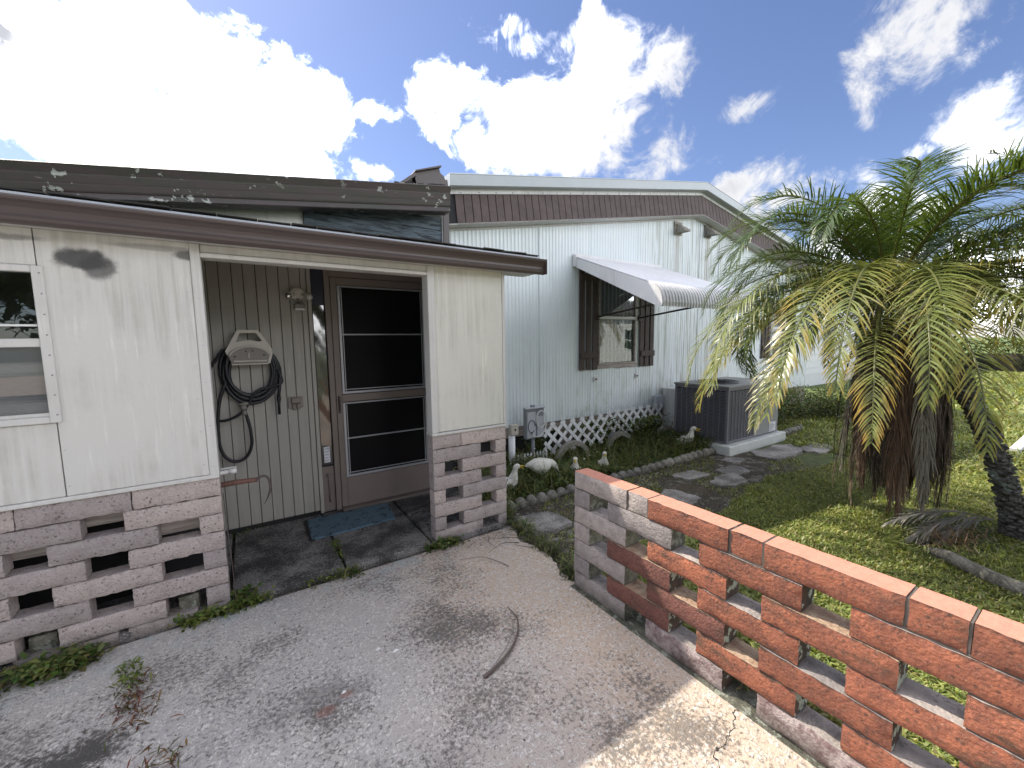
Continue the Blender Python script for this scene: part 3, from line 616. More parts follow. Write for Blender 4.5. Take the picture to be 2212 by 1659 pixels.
# cladding above the block work
def cl(name, x0, x1, z0, z1, mat, y0=YF - .002, y1=YF + .095, bev=.003): m = MB(); m.cbox(x0, x1, y0, y1, z0, z1, bev); return AO(name, m, mat)
m = MB(); m.cbox(-.752, -.204, YF, YF + .03, .795, 2.03, .002); AO('wall_panel', m, 'cream_panel')
m = MB(); m.cbox(-3, -.756, YF, YF + .03, .795, 1.150, .002); AO('wall_panel', m, 'cream_panel')
m = MB(); m.cbox(-3, -.756, YF, YF + .03, 1.868, 2.03, .002); AO('wall_panel', m, 'cream_panel')
m = MB(); m.cbox(-3, -1.62, YF + .001, YF + .031, 1.150, 1.868, .002); AO('wall_panel', m, 'cream_panel')
cl('corner_trim', -.203, -.160, .773, 2.0295, 'cream_trim', YF - .006, YF + .098)
cl('base_trim', -3, -.1605, .772, .793, 'cream_trim', YF - .012, YF + .096)
m = MB(); m.box(-3, -.206, YF + .033, YF + .085, .795, 1.149); m.box(-3, -1.63, YF + .033, YF + .085, 1.149, 1.87); m.box(-.72, -.206, YF + .033, YF + .085, 1.149, 2.03); m.box(-3, -.72, YF + .033, YF + .085, 1.871, 2.03); AO('wall_core', m, 'old_lumber')
m = MB(); m.cbox(1.147, 1.700, YF, YF + .03, .850, 2.03, .002); AO('wall_panel', m, 'pillar_panel')
m = MB(); m.box(1.115, 1.70, YF + .032, YF + .085, .85, 2.03); AO('wall_core', m, 'old_lumber')
cl('corner_trim', 1.0935, 1.146, .846, 2.0295, 'cream_trim', YF - .006, YF + .098)
cl('corner_trim', 1.701, 1.726, .846, 2.02, 'cream_trim', YF - .006, YF + .098)
cl('base_trim', 1.088, 1.728, .826, .845, 'cream_trim', YF - .012, YF + .1)
cl('header_trim', -.1595, 1.093, 1.962, 1.986, 'cream_trim', YF - .004, YF + .1)
cl('header_trim', -.1595, 1.093, 1.988, 2.03, 'cream_trim', YF + .008, YF + .1)
for (x, z) in [(-.74, .84 + .16 * k) for k in range(2)] + [(-.225, .84 + .19 * k) for k in range(6)] + [(-.182, .83 + .23 * k) for k in range(5)] + [(1.12, .88 + .22 * k) for k in range(5)] + [(1.165, .90 + .24 * k) for k in range(5)] + [(1.69, .90 + .24 * k) for k in range(5)] + [(1.713, .9 + .27 * k) for k in range(4)] + [(1.165 + .13 * k, .875) for k in range(4)]:
    link('nail_head', scm0, add, (x, -.002 - (.006 if x in (-.182, 1.12, 1.713) else 0), z + rnd.uniform(-.02, .02)))
# window with two sashes
wn = MB(); fx0, fx1, fz0, fz1 = -1.62, -.733, 1.152, 1.866
wn.cbox(fx1 - .038, fx1, YF - .014, YF + .05, fz0, fz1, .003); wn.cbox(fx0, fx0 + .038, YF - .014, YF + .05, fz0, fz1, .003)
wn.cbox(fx0 + .038, fx1 - .038, YF - .014, YF + .05, fz1 - .030, fz1, .003); wn.cbox(fx0 + .038, fx1 - .038, YF - .014, YF + .05, fz0, fz0 + .030, .003)
wn.cbox(fx0 + .038, fx1 - .038, YF - .004, YF + .045, 1.503, 1.542, .003); wn.cbox(fx0 + .038, fx1 - .038, YF + .0, YF + .03, fz0 + .030, fz0 + .047, .002)
wf = AO('window', wn, 'cream_trim')
m = MB(); m.cbox(-1.58, -.772, YF + .006, YF + .011, 1.543, 1.835, .001); obj('pane', m, 'glass', wf)
m = MB(); m.cbox(-1.58, -.776, YF + .016, YF + .020, 1.200, 1.502, .001); obj('pane', m, 'screened_glass', wf)
m = MB(); m.cbox(-1.58, -.776, YF + .002, YF + .0055, 1.596, 1.606, .001); obj('blind_rail', m, 'white_metal', wf)
for k in range(8): m = MB(); m.ell((-.745, YF - .014, 1.19 + k * .092), .004, .003, .004, 8, 4); obj('screw', m, 'utility_grey', wf)
# porch back wall: boards, each proud of dark grooves
m = MB(); m.box(-3, 1.74, 3.815, 3.86, -.02, 2.42); AO('wall_core', m, 'black_gap')
x = -.90; k = 0
while x < .46:
    w_ = (.0815, .0735)[k % 2]; w_ = min(w_, .466 - x)
    m = MB(); m.cbox(x + .0018, x + w_ - .0018, 3.80, 3.814, .055, 2.16, .0035); AO('board', m, 'porch_board'); x += w_; k += 1
m = MB(); m.box(-3, -.902, 3.80, 3.814, .04, 2.16); AO('wall_panel', m, 'porch_board')
m = MB(); m.cbox(.467, .496, 3.785, 3.813, .03, 2.16, .002); AO('corner_trim', m, 'porch_board')
# side light: navy top, reflecting foil-backed glass, low panel
sl_ = MB(); sl_.cbox(.4975, .590, 3.792, 3.80, 1.825, 2.13, .001); AO('transom_panel', sl_, 'navy_panel')
m = MB(); m.cbox(.4975, .502, 3.786, 3.806, .44, 1.823, .001); m.cbox(.586, .5905, 3.786, 3.806, .44, 1.823, .001); m.cbox(.502, .586, 3.786, 3.806, .44, .455, .001); sf = AO('side_window', m, 'black_gap')
m = MB(); V = []; nz_ = 44
for j in range(nz_ + 1):
    for i in range(5): V.append((.502 + .084 * i / 4, 3.794 + .0010 * math.sin(j * .7 + i) + rnd.uniform(-.0004, .0004), .455 + 1.368 * j / nz_))
m.add(V, [(j * 5 + i, j * 5 + i + 1, j * 5 + i + 6, j * 5 + i + 5) for j in range(nz_) for i in range(4)], 0, True); obj('pane', m, 'foil', sf)
m = MB(); m.cbox(.518, .566, 3.780, 3.782, .475, .615, .0005); m2 = obj('notice', m, 'paper', sf)
m = MB()
for i in range(5): m.box(.524, .545 + rnd.uniform(0, .017), 3.7785, 3.7795, .49 + i * .026, .494 + i * .026)
m.tube([(.548, 3.779, .57), (.556, 3.779, .585), (.553, 3.779, .60), (.545, 3.779, .59)], .0012, 4); obj('print', m, 'ink', m2)
m = MB(); m.cbox(.4975, .592, 3.796, 3.812, .03, .438, .003); AO('low_panel', m, 'door_taupe')
m = MB(); m.tube([(.545, 3.786, .12), (.545, 3.784, .33), (.55, 3.784, .37), (.535, 3.785, .375), (.527, 3.786, .35)], .007, 8); AO('pipe', m, 'door_taupe')
# door case and screen door
m = MB(); m.cbox(.593, .637, 3.765, 3.812, .03, 2.16, .003); m.cbox(1.476, 1.52, 3.765, 3.812, .03, 2.16, .003); m.cbox(.637, 1.476, 3.765, 3.812, 2.062, 2.16, .003); m.cbox(.637, 1.476, 3.70, 3.812, .03, .050, .004); AO('door_frame', m, 'door_taupe')
m = MB(); DY0, DY1 = 3.762, 3.795
for a in ((.640, .690, .055, 2.058), (1.458, 1.473, .055, 2.058), (.690, 1.458, 1.995, 2.058), (.690, 1.458, .992, 1.058), (.690, 1.458, .055, .315)): m.cbox(a[0], a[1], DY0, DY1, a[2], a[3], .003)
dr = AO('screen_door', m, 'door_taupe', label='taupe screen door with two dark screened openings')
def framed(x0, x1, z0, z1, mids, w1=.021):
    f = MB(); Yf = 3.754
    f.cbox(x0, x0 + w1, Yf, Yf + .012, z0, z1, .002); f.cbox(x1 - w1, x1, Yf, Yf + .012, z0, z1, .002); f.cbox(x0 + w1, x1 - w1, Yf, Yf + .012, z0, z0 + w1, .002); f.cbox(x0 + w1, x1 - w1, Yf, Yf + .012, z1 - w1 * .6, z1, .002)
    f.cbox(x0 + w1 + .008, x0 + w1 + .015, Yf + .006, Yf + .014, z0 + w1, z1 - w1, .001); f.cbox(x1 - w1 - .015, x1 - w1 - .008, Yf + .006, Yf + .014, z0 + w1, z1 - w1, .001); f.cbox(x0 + w1, x1 - w1, Yf + .006, Yf + .014, z0 + w1 + .012, z0 + w1 + .020, .001)
    for q in mids: f.cbox(x0 + w1, x1 - w1, Yf + .002, Yf + .014, q - .006, q + .006, .002)
    fo = obj('screen_frame', f, 'aluminium', dr)
    s_ = MB(); s_.box(x0 + .004, x1 - .004, 3.77, 3.774, z0 + .004, z1 - .004); obj('screen', s_, 'dark_screen', dr)
framed(.692, 1.462, 1.064, 1.990, [1.578]); framed(.688, 1.458, .320, .987, [.668])
m = MB(); m.cbox(.652, .670, 3.745, 3.762, .90, 1.05, .004); m.tube([(.661, 3.745, .93), (.661, 3.722, .94), (.661, 3.722, 1.01), (.661, 3.745, 1.02)], .005, 6); obj('handle', m, 'rusty_steel', dr)
# porch ceiling, side and end walls, roof over the porch
m = MB(); m.box(-3, 1.74, 2.84, 3.80, 2.17, 2.20); AO('ceiling', m, 'porch_board')
m = MB(); m.box(-3.05, -3, 2.738, 3.86, -.05, 2.4); AO('wall_panel', m, 'cream_panel')
m = MB(); m.box(1.742, 1.77, 2.84, 3.80, .824, 2.2); AO('wall_panel', m, 'pillar_panel')
m = MB(); m.prism([(2.665, 2.135), (2.665, 2.162), (3.80, 2.375), (3.80, 2.355)], 'x', -3.1, 1.99); lr = AO('roof', m, 'shingle')
# ragged shingle tabs along the eave
x = -3.1; 
while x < 1.95:
    w_ = rnd.uniform(.10, .22); h_ = rnd.uniform(.0, .007); yo = rnd.uniform(-.015, .012)
    m = MB(); m.cbox(x, min(x + w_ - .004, 1.99), 2.628 + yo, 2.80, 2.160 + h_ * .7, 2.167 + h_ * .7, .001, jit=.0012, M=Matrix.Translation((x, 2.7, 2.166)) @ Matrix.Rotation(rnd.uniform(-.02, .02), 4, 'Y') @ Matrix.Rotation(rnd.uniform(-.02, .04), 4, 'X') @ Matrix.Translation((-x, -2.7, -2.166))); obj('shingle', m, 'shingle', lr); x += w_
m = MB(); m.cbox(-3.1, 1.99, 2.622, 2.664, 2.120, 2.1505, .001); AO('drip_edge', m, 'duct_grey')
# gutter with an ogee face
prof = [(2.640, 2.020), (2.618, 2.022), (2.606, 2.034), (2.603, 2.046), (2.611, 2.058), (2.611, 2.072), (2.604, 2.086), (2.590, 2.102), (2.578, 2.112), (2.574, 2.122), (2.578, 2.130), (2.584, 2.130), (2.582, 2.122), (2.596, 2.104), (2.640, 2.104)]
m = MB(); m.prism(prof, 'x', -3.1, 2.018); gt = AO('gutter', m, 'brown_metal')
m = MB(); m.cbox(2.018, 2.021, 2.574, 2.644, 2.018, 2.132, .0008); obj('end_cap', m, 'brown_metal', gt)
m = MB(); m.box(-3.1, 1.99, 2.641, 2.86, 2.031, 2.040); AO('soffit', m, 'cream_trim')
# upper wall of the addition, boarded recess and sloping ribbed fascia
m = MB(); m.prism([(-3, 2.2), (.474, 2.2), (.474, 2.72), (-3, 2.29)], 'y', 3.80, 3.86); AO('wall_panel', m, 'upper_panel')
for xx in (-2.2, -1.6, -1.0, -.4, -.05, .22): m = MB(); m.box(xx, xx + .004, 3.7965, 3.80, 2.2, 2.66 - .124 * (.474 - xx)); AO('seam_strip', m, 'cream_trim')
m = MB(); m.cbox(.476, .556, 3.78, 3.86, 2.30, 2.70, .002); AO('corner_post', m, 'weathered_board')
for k in range(3):
    m = MB(); m.cbox(.558, 1.690, 3.815 - .003 * (k % 2), 3.84, 2.33 + .125 * k, 2.452 + .125 * k, .004); AO('plank', m, 'weathered_board')
m = MB(); m.cbox(1.692, 1.700, 3.80, 3.86, 2.38, 2.9, .001); AO('edge_strip', m, 'white_metal')
m = MB(); m.cbox(1.702, 1.765, 3.79, 3.88, 2.30, 2.90, .002); AO('corner_post', m, 'brown_metal')
def zr(x, z0, s): return z0 - s * (1.69 - x)
def fascia_x(x):
    T_ = zr(x, 2.922, .134); B_ = zr(x, 2.702, .124); H = T_ - B_
    pr_ = [(3.72, 0), (3.606, 0), (3.600, .03), (3.612, .20), (3.604, .235), (3.600, .27), (3.590, .42), (3.598, .46), (3.594, .50), (3.582, .66), (3.592, .70), (3.590, .74), (3.566, .93), (3.560, .97), (3.566, 1.0), (3.72, 1.0)]
    return [(x, y, B_ + H * t) for y, t in pr_]
m = MB(); xa = np.linspace(-3.2, 1.69, 14); V = []; 
for x in xa: V += fascia_x(x)
n_ = 16; m.add(V, [(i * n_ + k, i * n_ + (k + 1) % n_, (i + 1) * n_ + (k + 1) % n_, (i + 1) * n_ + k) for i in range(13) for k in range(n_)] + [tuple(range(n_)), tuple(range(13 * n_, 14 * n_))[::-1]]); AO('fascia', m, 'fascia_metal')
m = MB(); m.add([(-3.2, 3.60, zr(-3.2, 2.925, .134)), (1.69, 3.60, 2.925), (1.69, 6.5, 3.0), (-3.2, 6.5, 2.4), (-3.2, 3.60, zr(-3.2, 2.915, .134)), (1.69, 3.60, 2.915), (1.69, 6.5, 2.98), (-3.2, 6.5, 2.38)], [(0, 1, 2, 3), (7, 6, 5, 4), (0, 4, 5, 1), (1, 5, 6, 2), (2, 6, 7, 3), (3, 7, 4, 0)]); rf = AO('roof', m, 'shingle')
# crumbling edge at the high end of the roof
for k in range(26):
    x = rnd.uniform(1.15, 1.68); m = MB(); s_ = rnd.uniform(.006, .02); m.cbox(x, x + s_ * 2.5, 3.57, 3.60, zr(x, 2.922, .134), zr(x, 2.925, .134) + s_ * .7, .001, jit=.003); AO('roof_crumb', m, rnd.choice(['shingle', 'old_concrete', 'shingle']))
# bent ridge cap standing on the roof against the house
m = MB(); fr = [(1.423, 2.905), (1.402, 2.965), (1.398, 3.025), (1.633, 3.112), (1.648, 3.07), (1.68, 3.05), (1.695, 3.02), (1.714, 3.025), (1.722, 2.985), (1.717, 2.91)]
m.prism(fr, 'y', 3.70, 3.78); m.prism([(1.385, 3.022), (1.390, 3.034), (1.640, 3.126), (1.642, 3.112)], 'y', 3.66, 4.6); m.prism([(1.395, 3.024), (1.240, 2.90), (1.250, 2.88), (1.41, 3.0)], 'y', 3.68, 4.6); AO('ridge_cap', m, 'brown_metal')

# ------------------------------------------------------------------ main house
hs = thing('mobile_home', 'pale blue ribbed metal house with brown slatted gable band and awning', 'house', (6.6, 4.2, 0))
def HO(name, mb, mats, parent=None, **kw):
    o = obj(name, mb, mats, parent or hs, **kw)
    if parent is None: o.location = (-6.6, -4.2, 0)
    return o
XR = 6.4; SL = .172; YH = 4.2; XE0, XE1 = 1.95, 10.9
def roofz(x, z): return z - SL * abs(x - XR)
def ribbed(x0, x1, z0=.435, parts_=None):
    """ribbed sheet; top follows the gable"""
    step = .052; n_ = max(2, int(round((x1 - x0) / step))); step = (x1 - x0) / n_; V = []; F = []
    pr_ = [(0, 0), (.18, .0), (.30, -.0038), (.62, -.0038), (.74, 0)]
    xs_ = [x0 + (i + a) * step for i in range(n_) for a, _ in pr_] + [x1]; ys_ = [YH + d for i in range(n_) for _, d in pr_] + [YH]
    if x0 < XR < x1: k = min(range(len(xs_)), key=lambda i: abs(xs_[i] - XR)); xs_[k] = XR
    for x, y in zip(xs_, ys_): V += [(x, y, z0 + (.0 if x < 3 else -.006 * (x - 3))), (x, y, roofz(x, 3.515))]
    m = MB(); m.add(V, [(2 * i, 2 * i + 2, 2 * i + 3, 2 * i + 1) for i in range(len(xs_) - 1)]); return m
seams = [1.95, 3.16, 4.05, 5.0, 5.70, 6.555, 7.14, 8.42, 9.6, 10.9]
def holes(m, hx0, hx1, hz0, hz1):
    """cut a rectangular hole: split quads that cross it"""
    V, F = [], []
    out = MB()
    for q in m.f:
        a, b_, c, d = [m.v[i] for i in q]; xm = (a[0] + b_[0]) / 2
        if hx0 < xm < hx1:
            za = hz0; zb = hz1
            out.add([a, b_, (b_[0], b_[1], za), (a[0], a[1], za)], [(0, 1, 2, 3)]); out.add([(a[0], a[1], zb), (b_[0], b_[1], zb), c, d], [(0, 1, 2, 3)])
        else: out.add([a, b_, c, d], [(0, 1, 2, 3)])
    return out
for a, c in zip(seams[:-1], seams[1:]):
    m = ribbed(a + .0015, c - .0015)
    if a < 4.97 and c > 4.19: m = holes(m, 4.2, 4.965, 1.15, 2.38)
    if a < 9.73 and c > 9.17: m = holes(m, 9.17, 9.73, 1.1, 2.3)
    HO('siding_panel', m, 'house_siding')
for a in seams[1:-1]:
    if a in (6.555, 7.14, 8.42, 3.16): m = MB(); m.cbox(a - .004, a + .004, YH - .011, YH - .004, .44, roofz(a, 3.51), .001); HO('seam_strip', m, 'house_siding')
for zz in (.62, 1.35, 2.05):
    for k in range(26):
        x = 2.72 + k * .23
        if 3.8 < x < 5.45 or x > 8.7: continue
        link('screw', scm0, hs, (x - 6.6, YH - .006 - 4.2, zz + rnd.uniform(-.01, .01)))
# room boxes so that windows look into dark rooms, and the other walls
m = MB(); m.box(XE0, XE1, 14.0, 14.05, .4, 2.7); m.box(XE0, XE0 + .03, YH + .01, 14, .4, 2.75); m.box(XE1 - .03, XE1, YH + .01, 14, .4, 2.72); HO('side_wall', m, 'house_siding')
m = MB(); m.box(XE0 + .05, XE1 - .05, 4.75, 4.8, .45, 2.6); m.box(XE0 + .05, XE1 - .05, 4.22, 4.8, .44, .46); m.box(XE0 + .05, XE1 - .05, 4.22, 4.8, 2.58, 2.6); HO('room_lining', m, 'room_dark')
# floor beam and skirting in shade below the siding
m = MB(); m.cbox(1.95, 10.9, 4.215, 4.26, .30, .43, .003); HO('floor_beam', m, 'old_lumber')
m = MB(); m.box(1.95, 10.9, 4.27, 4.30, -.05, .34); HO('crawl_space_screen', m, 'black_gap')
m = MB()
for k in range(3): m.cbox(2.45 + k * .3, 2.74 + k * .3, 4.24, 4.27, .0, .27, .004)
HO('vent_screen', m, 'mat_black')
for k in range(22):
    if k in (3, 9, 10): continue
    m = MB(); m.cbox(3.55 + k * .34, 3.55 + k * .34 + .32, 4.235, 4.266, -.03, .30, .006, jit=.004); HO('skirting_board', m, 'old_lumber')
# eave: soffit, brown slatted band, white board, metal edge, roof
def band(name, yz, mat, xs_=(XE0 - .07, XR, XE1 + .1), parent=None):
    """sweep a yz polygon along both slopes, z given at the ridge"""
    V = []; n_ = len(yz)
    for x in xs_:
        V += [(x, y, roofz(x, z)) for y, z in yz]
    m = MB(); F = [(i * n_ + k, (i + 1) * n_ + k, (i + 1) * n_ + (k + 1) % n_, i * n_ + (k + 1) % n_) for i in range(len(xs_) - 1) for k in range(n_)] + [tuple(range(n_))[::-1], tuple(range((len(xs_) - 1) * n_, len(xs_) * n_))]
    m.add(V, F); return HO(name, m, mat, parent)
band('soffit', [(4.20, 3.486), (4.045, 3.496), (4.045, 3.506), (4.20, 3.50)], 'cream_trim')
band('soffit_trim', [(4.197, 3.462), (4.186, 3.462), (4.186, 3.485), (4.197, 3.485)], 'cream_trim')
band('band_backing', [(4.062, 3.51), (4.118, 3.82), (4.13, 3.82), (4.075, 3.51)], 'black_gap')
def band_board(x0, x1):
    V = [(x, y, roofz(x, z)) for x in (x0, x1) for y, z in ((4.044, 3.497), (4.100, 3.818), (4.116, 3.818), (4.060, 3.497))]
    m = MB(); m.add(V, [(0, 4, 5, 1), (1, 5, 6, 2), (2, 6, 7, 3), (3, 7, 4, 0), (0, 1, 2, 3), (7, 6, 5, 4)]); return m
pitch = .1005; nL = int((XR - XE0 + .07) / pitch); protoL = protoR = None
for k in range(nL):
    x1 = XR - .004 - k * pitch
    if protoL is None: protoL = band_board(x1 - pitch + .009, x1).mesh('fascia_board', 'brown_board')
    o = link('fascia_board', protoL, hs, (-6.6 - k * pitch, -4.2, -SL * k * pitch))
for k in range(int((XE1 + .1 - XR) / pitch)):
    x0 = XR + .004 + k * pitch
    if protoR is None: protoR = band_board(x0, x0 + pitch - .009).mesh('fascia_board', 'brown_board')
    o = link('fascia_board', protoR, hs, (-6.6 + k * pitch, -4.2, -SL * k * pitch))
band('frieze_board', [(4.092, 3.820), (4.092, 3.884), (4.13, 3.884), (4.13, 3.820)], 'white_metal')
band('roof_edge', [(4.02, 3.868), (4.00, 3.878), (3.995, 3.985), (3.99, 3.99), (4.0, 4.0), (4.14, 4.0), (4.14, 3.868)], 'roof_metal')
band('roof', [(4.141, 3.90), (4.141, 3.996), (14.2, 3.996), (14.2, 3.90)], 'roof_metal')
scr = MB(); scr.ell((0, 0, 0), .006, .005, .006, 8, 4); scm = scr.mesh('screw', 'brown_metal')
for k in range(40):
    x = 2.05 + k * .22
    link('screw', scm, hs, (x - 6.6, 4.09 - 4.2, roofz(x, 3.833)))
# window with sashes, trim, blinds inside
m = MB(); wx0, wx1, wz0, wz1 = 4.195, 4.972, 1.145, 2.39
for a in ((wx0, wx0 + .028, wz0, wz1), (wx1 - .028, wx1, wz0, wz1), (wx0 + .028, wx1 - .028, wz0, wz0 + .028), (wx0 + .028, wx1 - .028, wz1 - .03, wz1)): m.cbox(a[0], a[1], 4.176, 4.24, a[2], a[3], .003)
wf = HO('window', m, 'old_lumber')
m = MB(); m.cbox(4.19, 4.98, 4.166, 4.20, 1.795, 1.838, .004); obj('meeting_rail', m, 'white_metal', wf)
m = MB(); m.cbox(4.224, 4.944, 4.192, 4.196, 1.839, 2.36, .001); obj('pane', m, 'glass', wf)
m = MB(); m.cbox(4.224, 4.944, 4.206, 4.210, 1.174, 1.80, .001); obj('pane', m, 'glass', wf)
m = MB(); V = [(4.16, 4.178, 1.105), (5.0, 4.178, 1.10), (5.0, 4.178, 1.13), (4.976, 4.172, 1.144), (4.19, 4.172, 1.144)]
bot = [(4.16 + .84 * i / 14, 1.100 + rnd.uniform(-.010, .010)) for i in range(15)]
m.prism(bot + [(5.0, 1.143), (4.16, 1.143)], 'y', 4.174, 4.20); obj('sill', m, 'old_lumber', wf)
for k in range(9): m = MB(); m.cbox(4.245 + k * .079, 4.245 + k * .079 + .036, 4.214, 4.217, 1.18, 2.34, .0008); obj('blind_slat', m, 'blind', wf)
def shutter(xa, w_, z0, z1):
    bw = (w_ - .06) / 3
    sh = bpy.data.objects.new('shutter', None); COL.objects.link(sh); sh.parent = hs; sh.location = (xa - 6.6, 0, 0)
    for k in range(3): q = MB(); q.cbox(k * (bw + .03), k * (bw + .03) + bw, -.035, -.016, z0 + rnd.uniform(-.004, .004), z1, .003); obj('board', q, 'shutter_brown', sh)
    for za, zb in ((z1 - .20, z1 - .11), (z0 + .16, z0 + .245)): q = MB(); q.cbox(.012, w_ + .004, -.052, -.037, za, zb, .003); obj('batten', q, 'shutter_brown', sh)
shutter(3.824, .340, 1.090, 2.50); shutter(5.052, .325, 1.088, 2.50); shutter(8.74, .34, 1.09, 2.3); shutter(9.80, .34, 1.09, 2.3)
m = MB()
for a in ((9.17, 9.20, 1.1, 2.3), (9.70, 9.73, 1.1, 2.3), (9.2, 9.7, 1.1, 1.13), (9.2, 9.7, 2.27, 2.3), (9.2, 9.7, 1.68, 1.72)): m.cbox(a[0], a[1], 4.176, 4.24, a[2], a[3], .003)
w2_ = HO('window', m, 'white_metal'); m = MB(); m.cbox(9.2, 9.7, 4.20, 4.204, 1.13, 2.27, .001); obj('pane', m, 'screened_glass', w2_)
for (x, z) in ((4.142, .952), (5.011, .950)): m = MB(); m.cbox(x - .030, x + .030, 4.180, 4.193, z - .036, z + .036, .002); c_ = HO('shutter_clip', m, 'white_plastic'); m = MB(); m.cbox(x - .012, x + .02, 4.165, 4.179, z - .008, z + .008, .001); obj('latch', m, 'eye_black', c_)
# two eave vents: square hooded outlets on stained pads
for (x, z) in ((5.94, 3.235), (6.76, 3.29)):
    m = MB(); m.cbox(x - .10, x + .09, 4.176, 4.194, z - .08, z + .12, .006, jit=.006); v_ = HO('vent_hood', m, 'old_concrete')
    m = MB(); m.add([(x - .06, 4.18, z + .09), (x + .07, 4.18, z + .09), (x + .08, 4.02, z - .02), (x - .07, 4.02, z - .02), (x - .06, 4.18, z - .05), (x + .07, 4.18, z - .05), (x + .08, 4.02, z - .05), (x - .07, 4.02, z - .05)], [(3, 2, 1, 0), (3, 0, 4, 7), (1, 2, 6, 5), (2, 3, 7, 6), (4, 5, 6, 7)]); obj('hood', m, 'old_concrete', v_)
m = MB(); m.cbox(5.40, 5.62, 4.12, 4.19, .40, .61, .004); HO('junction_box', m, 'duct_grey')
# awning: corrugated sheet with rolled lip, side wings, wall rail, two arms
AX0, AX1 = 3.735, 5.545
path_ = []
for t in np.linspace(0, 1, 14): path_.append((4.165 - t * 1.20, 2.585 - t * .475))
for w in np.linspace(.25, 1.45, 8): path_.append((2.965 - .165 * math.sin(w) / 1.0 - 0, 2.11 - .17 * (1 - math.cos(w)) - .02 * w))
path_.append((2.795, 1.90)); path_.append((2.80, 1.855))
nr = 34; prf = []; 
for i in range(nr):
    w = (AX1 - AX0) / nr; x0 = AX0 + i * w; prf += [(x0, 0), (x0 + w * .14, .016), (x0 + w * .58, .020), (x0 + w * .78, 0)]
prf.append((AX1, 0)); nP = len(prf); V = []
for j, (y, z) in enumerate(path_):
    a = path_[max(j - 1, 0)]; c = path_[min(j + 1, len(path_) - 1)]; ty, tz = c[0] - a[0], c[1] - a[1]; l = math.hypot(ty, tz); ny, nz_ = tz / l, -ty / l
    for x, d in prf:
        dz = 0
        if j == len(path_) - 1: dz = -.008 if d else .012
        V.append((x, y + ny * d, z + nz_ * d + dz))
m = MB(); m.add(V, [(j * nP + i, (j + 1) * nP + i, (j + 1) * nP + i + 1, j * nP + i + 1) for j in range(len(path_) - 1) for i in range(nP - 1)])
m.mi = [1 if (i % 4) in (0, 3) else 0 for j in range(len(path_) - 1) for i in range(nP - 1)]  # rib valleys get a darker grey, rib shading put into the colour
aw = HO('awning', m, ['awning_metal', 'awning_groove_shade'])
low = [(4.165, 2.50), (2.84, 1.845)]
for xx in (AX0 - .004, AX1 + .001):
    m = MB(); m.prism([(y, z) for y, z in path_] + [(2.83, 1.842)] + [(4.165, 2.47)], 'x', xx, xx + .003); obj('wing', m, 'awning_metal', aw)
m = MB(); m.cbox(AX0 - .01, AX1 + .09, 4.140, 4.182, 2.575, 2.592, .002); m.cbox(AX0 - .01, AX1 - .02, 4.182, 4.189, 2.59, 2.645, .002); m.cbox(AX0 - .022, AX0 - .006, 4.13, 4.19, 2.47, 2.62, .003); obj('wall_rail', m, 'awning_metal', aw)
for xx in (4.148, 5.008): m = MB(); m.tube([(xx, 4.165, 1.822), (xx, 3.19, 1.925), (xx, 3.13, 1.93)], .013, 8); m.cbox(xx - .022, xx + .022, 4.14, 4.172, 1.78, 1.86, .003); m.cbox(xx - .010, xx + .010, 3.10, 3.14, 1.89, 1.96, .002); obj('arm', m, 'shutter_brown', aw)

# ------------------------------------------------------------------ pierced brick wall on the right
bw_ = thing('garden_wall', 'low pierced garden wall, grey at its far end and red towards the camera', 'wall', (1.65, 1.78, 0))
WX0, WX1 = 1.593, 1.704; WP = .1035
def wall_piece(y0, y1, row, mat, top=False, dep=(WX0, WX1)):
    z0 = .727 - WP * (row + 1) + .005; z1 = .727 - WP * row - (.0 if top else .001)
    a = dep[0] + rnd.uniform(-.003, .003); q = block_mb(y0, y1, a, dep[1] + rnd.uniform(-.002, .002), z0, z1, .0035, max(3, int((y1 - y0) / .03)), .0035)
    m = MB(); m.v = [(y, x, z) for x, y, z in q.v]; m.f = [f[::-1] for f in q.f]; m.mi = list(q.mi); m.sm = list(q.sm)
    # lichen-dark end faces and painted tops
    for i, q in enumerate(m.f):
        vs = [Vector(m.v[k]) for k in q]
        nr_ = (vs[1] - vs[0]).cross(vs[2] - vs[0])
        if nr_.length < 1e-9: continue
        nr_.normalize()
        if abs(nr_.y) > .8 and len(q) == 4: m.mi[i] = 1
        if nr_.z > .75: m.mi[i] = 2
    topm = 'salmon_paint' if top else ('block_grey' if mat in ('block_grey', 'block_mottled') or rnd.random() < .5 else 'ledge_sunlit')  # some ledge tops take a pale cream, sunlight put into their colour
    o = obj('brick', m, [mat, 'lichen_end' if mat not in ('block_grey',) else 'block_mossy', topm], bw_); o.location = (-1.65, -1.78, 0); return o
def mortar_y(spans, row):
    m = MB(); z = .727 - WP * (row + 1)
    for a, c in spans: m.box(WX0 + .010, WX1 - .008, a + .006, c - .006, z - .0022, z + .0072)
    o = obj('mortar_bed', m, 'mortar', bw_); o.location = (-1.65, -1.78, 0)
P0 = .533
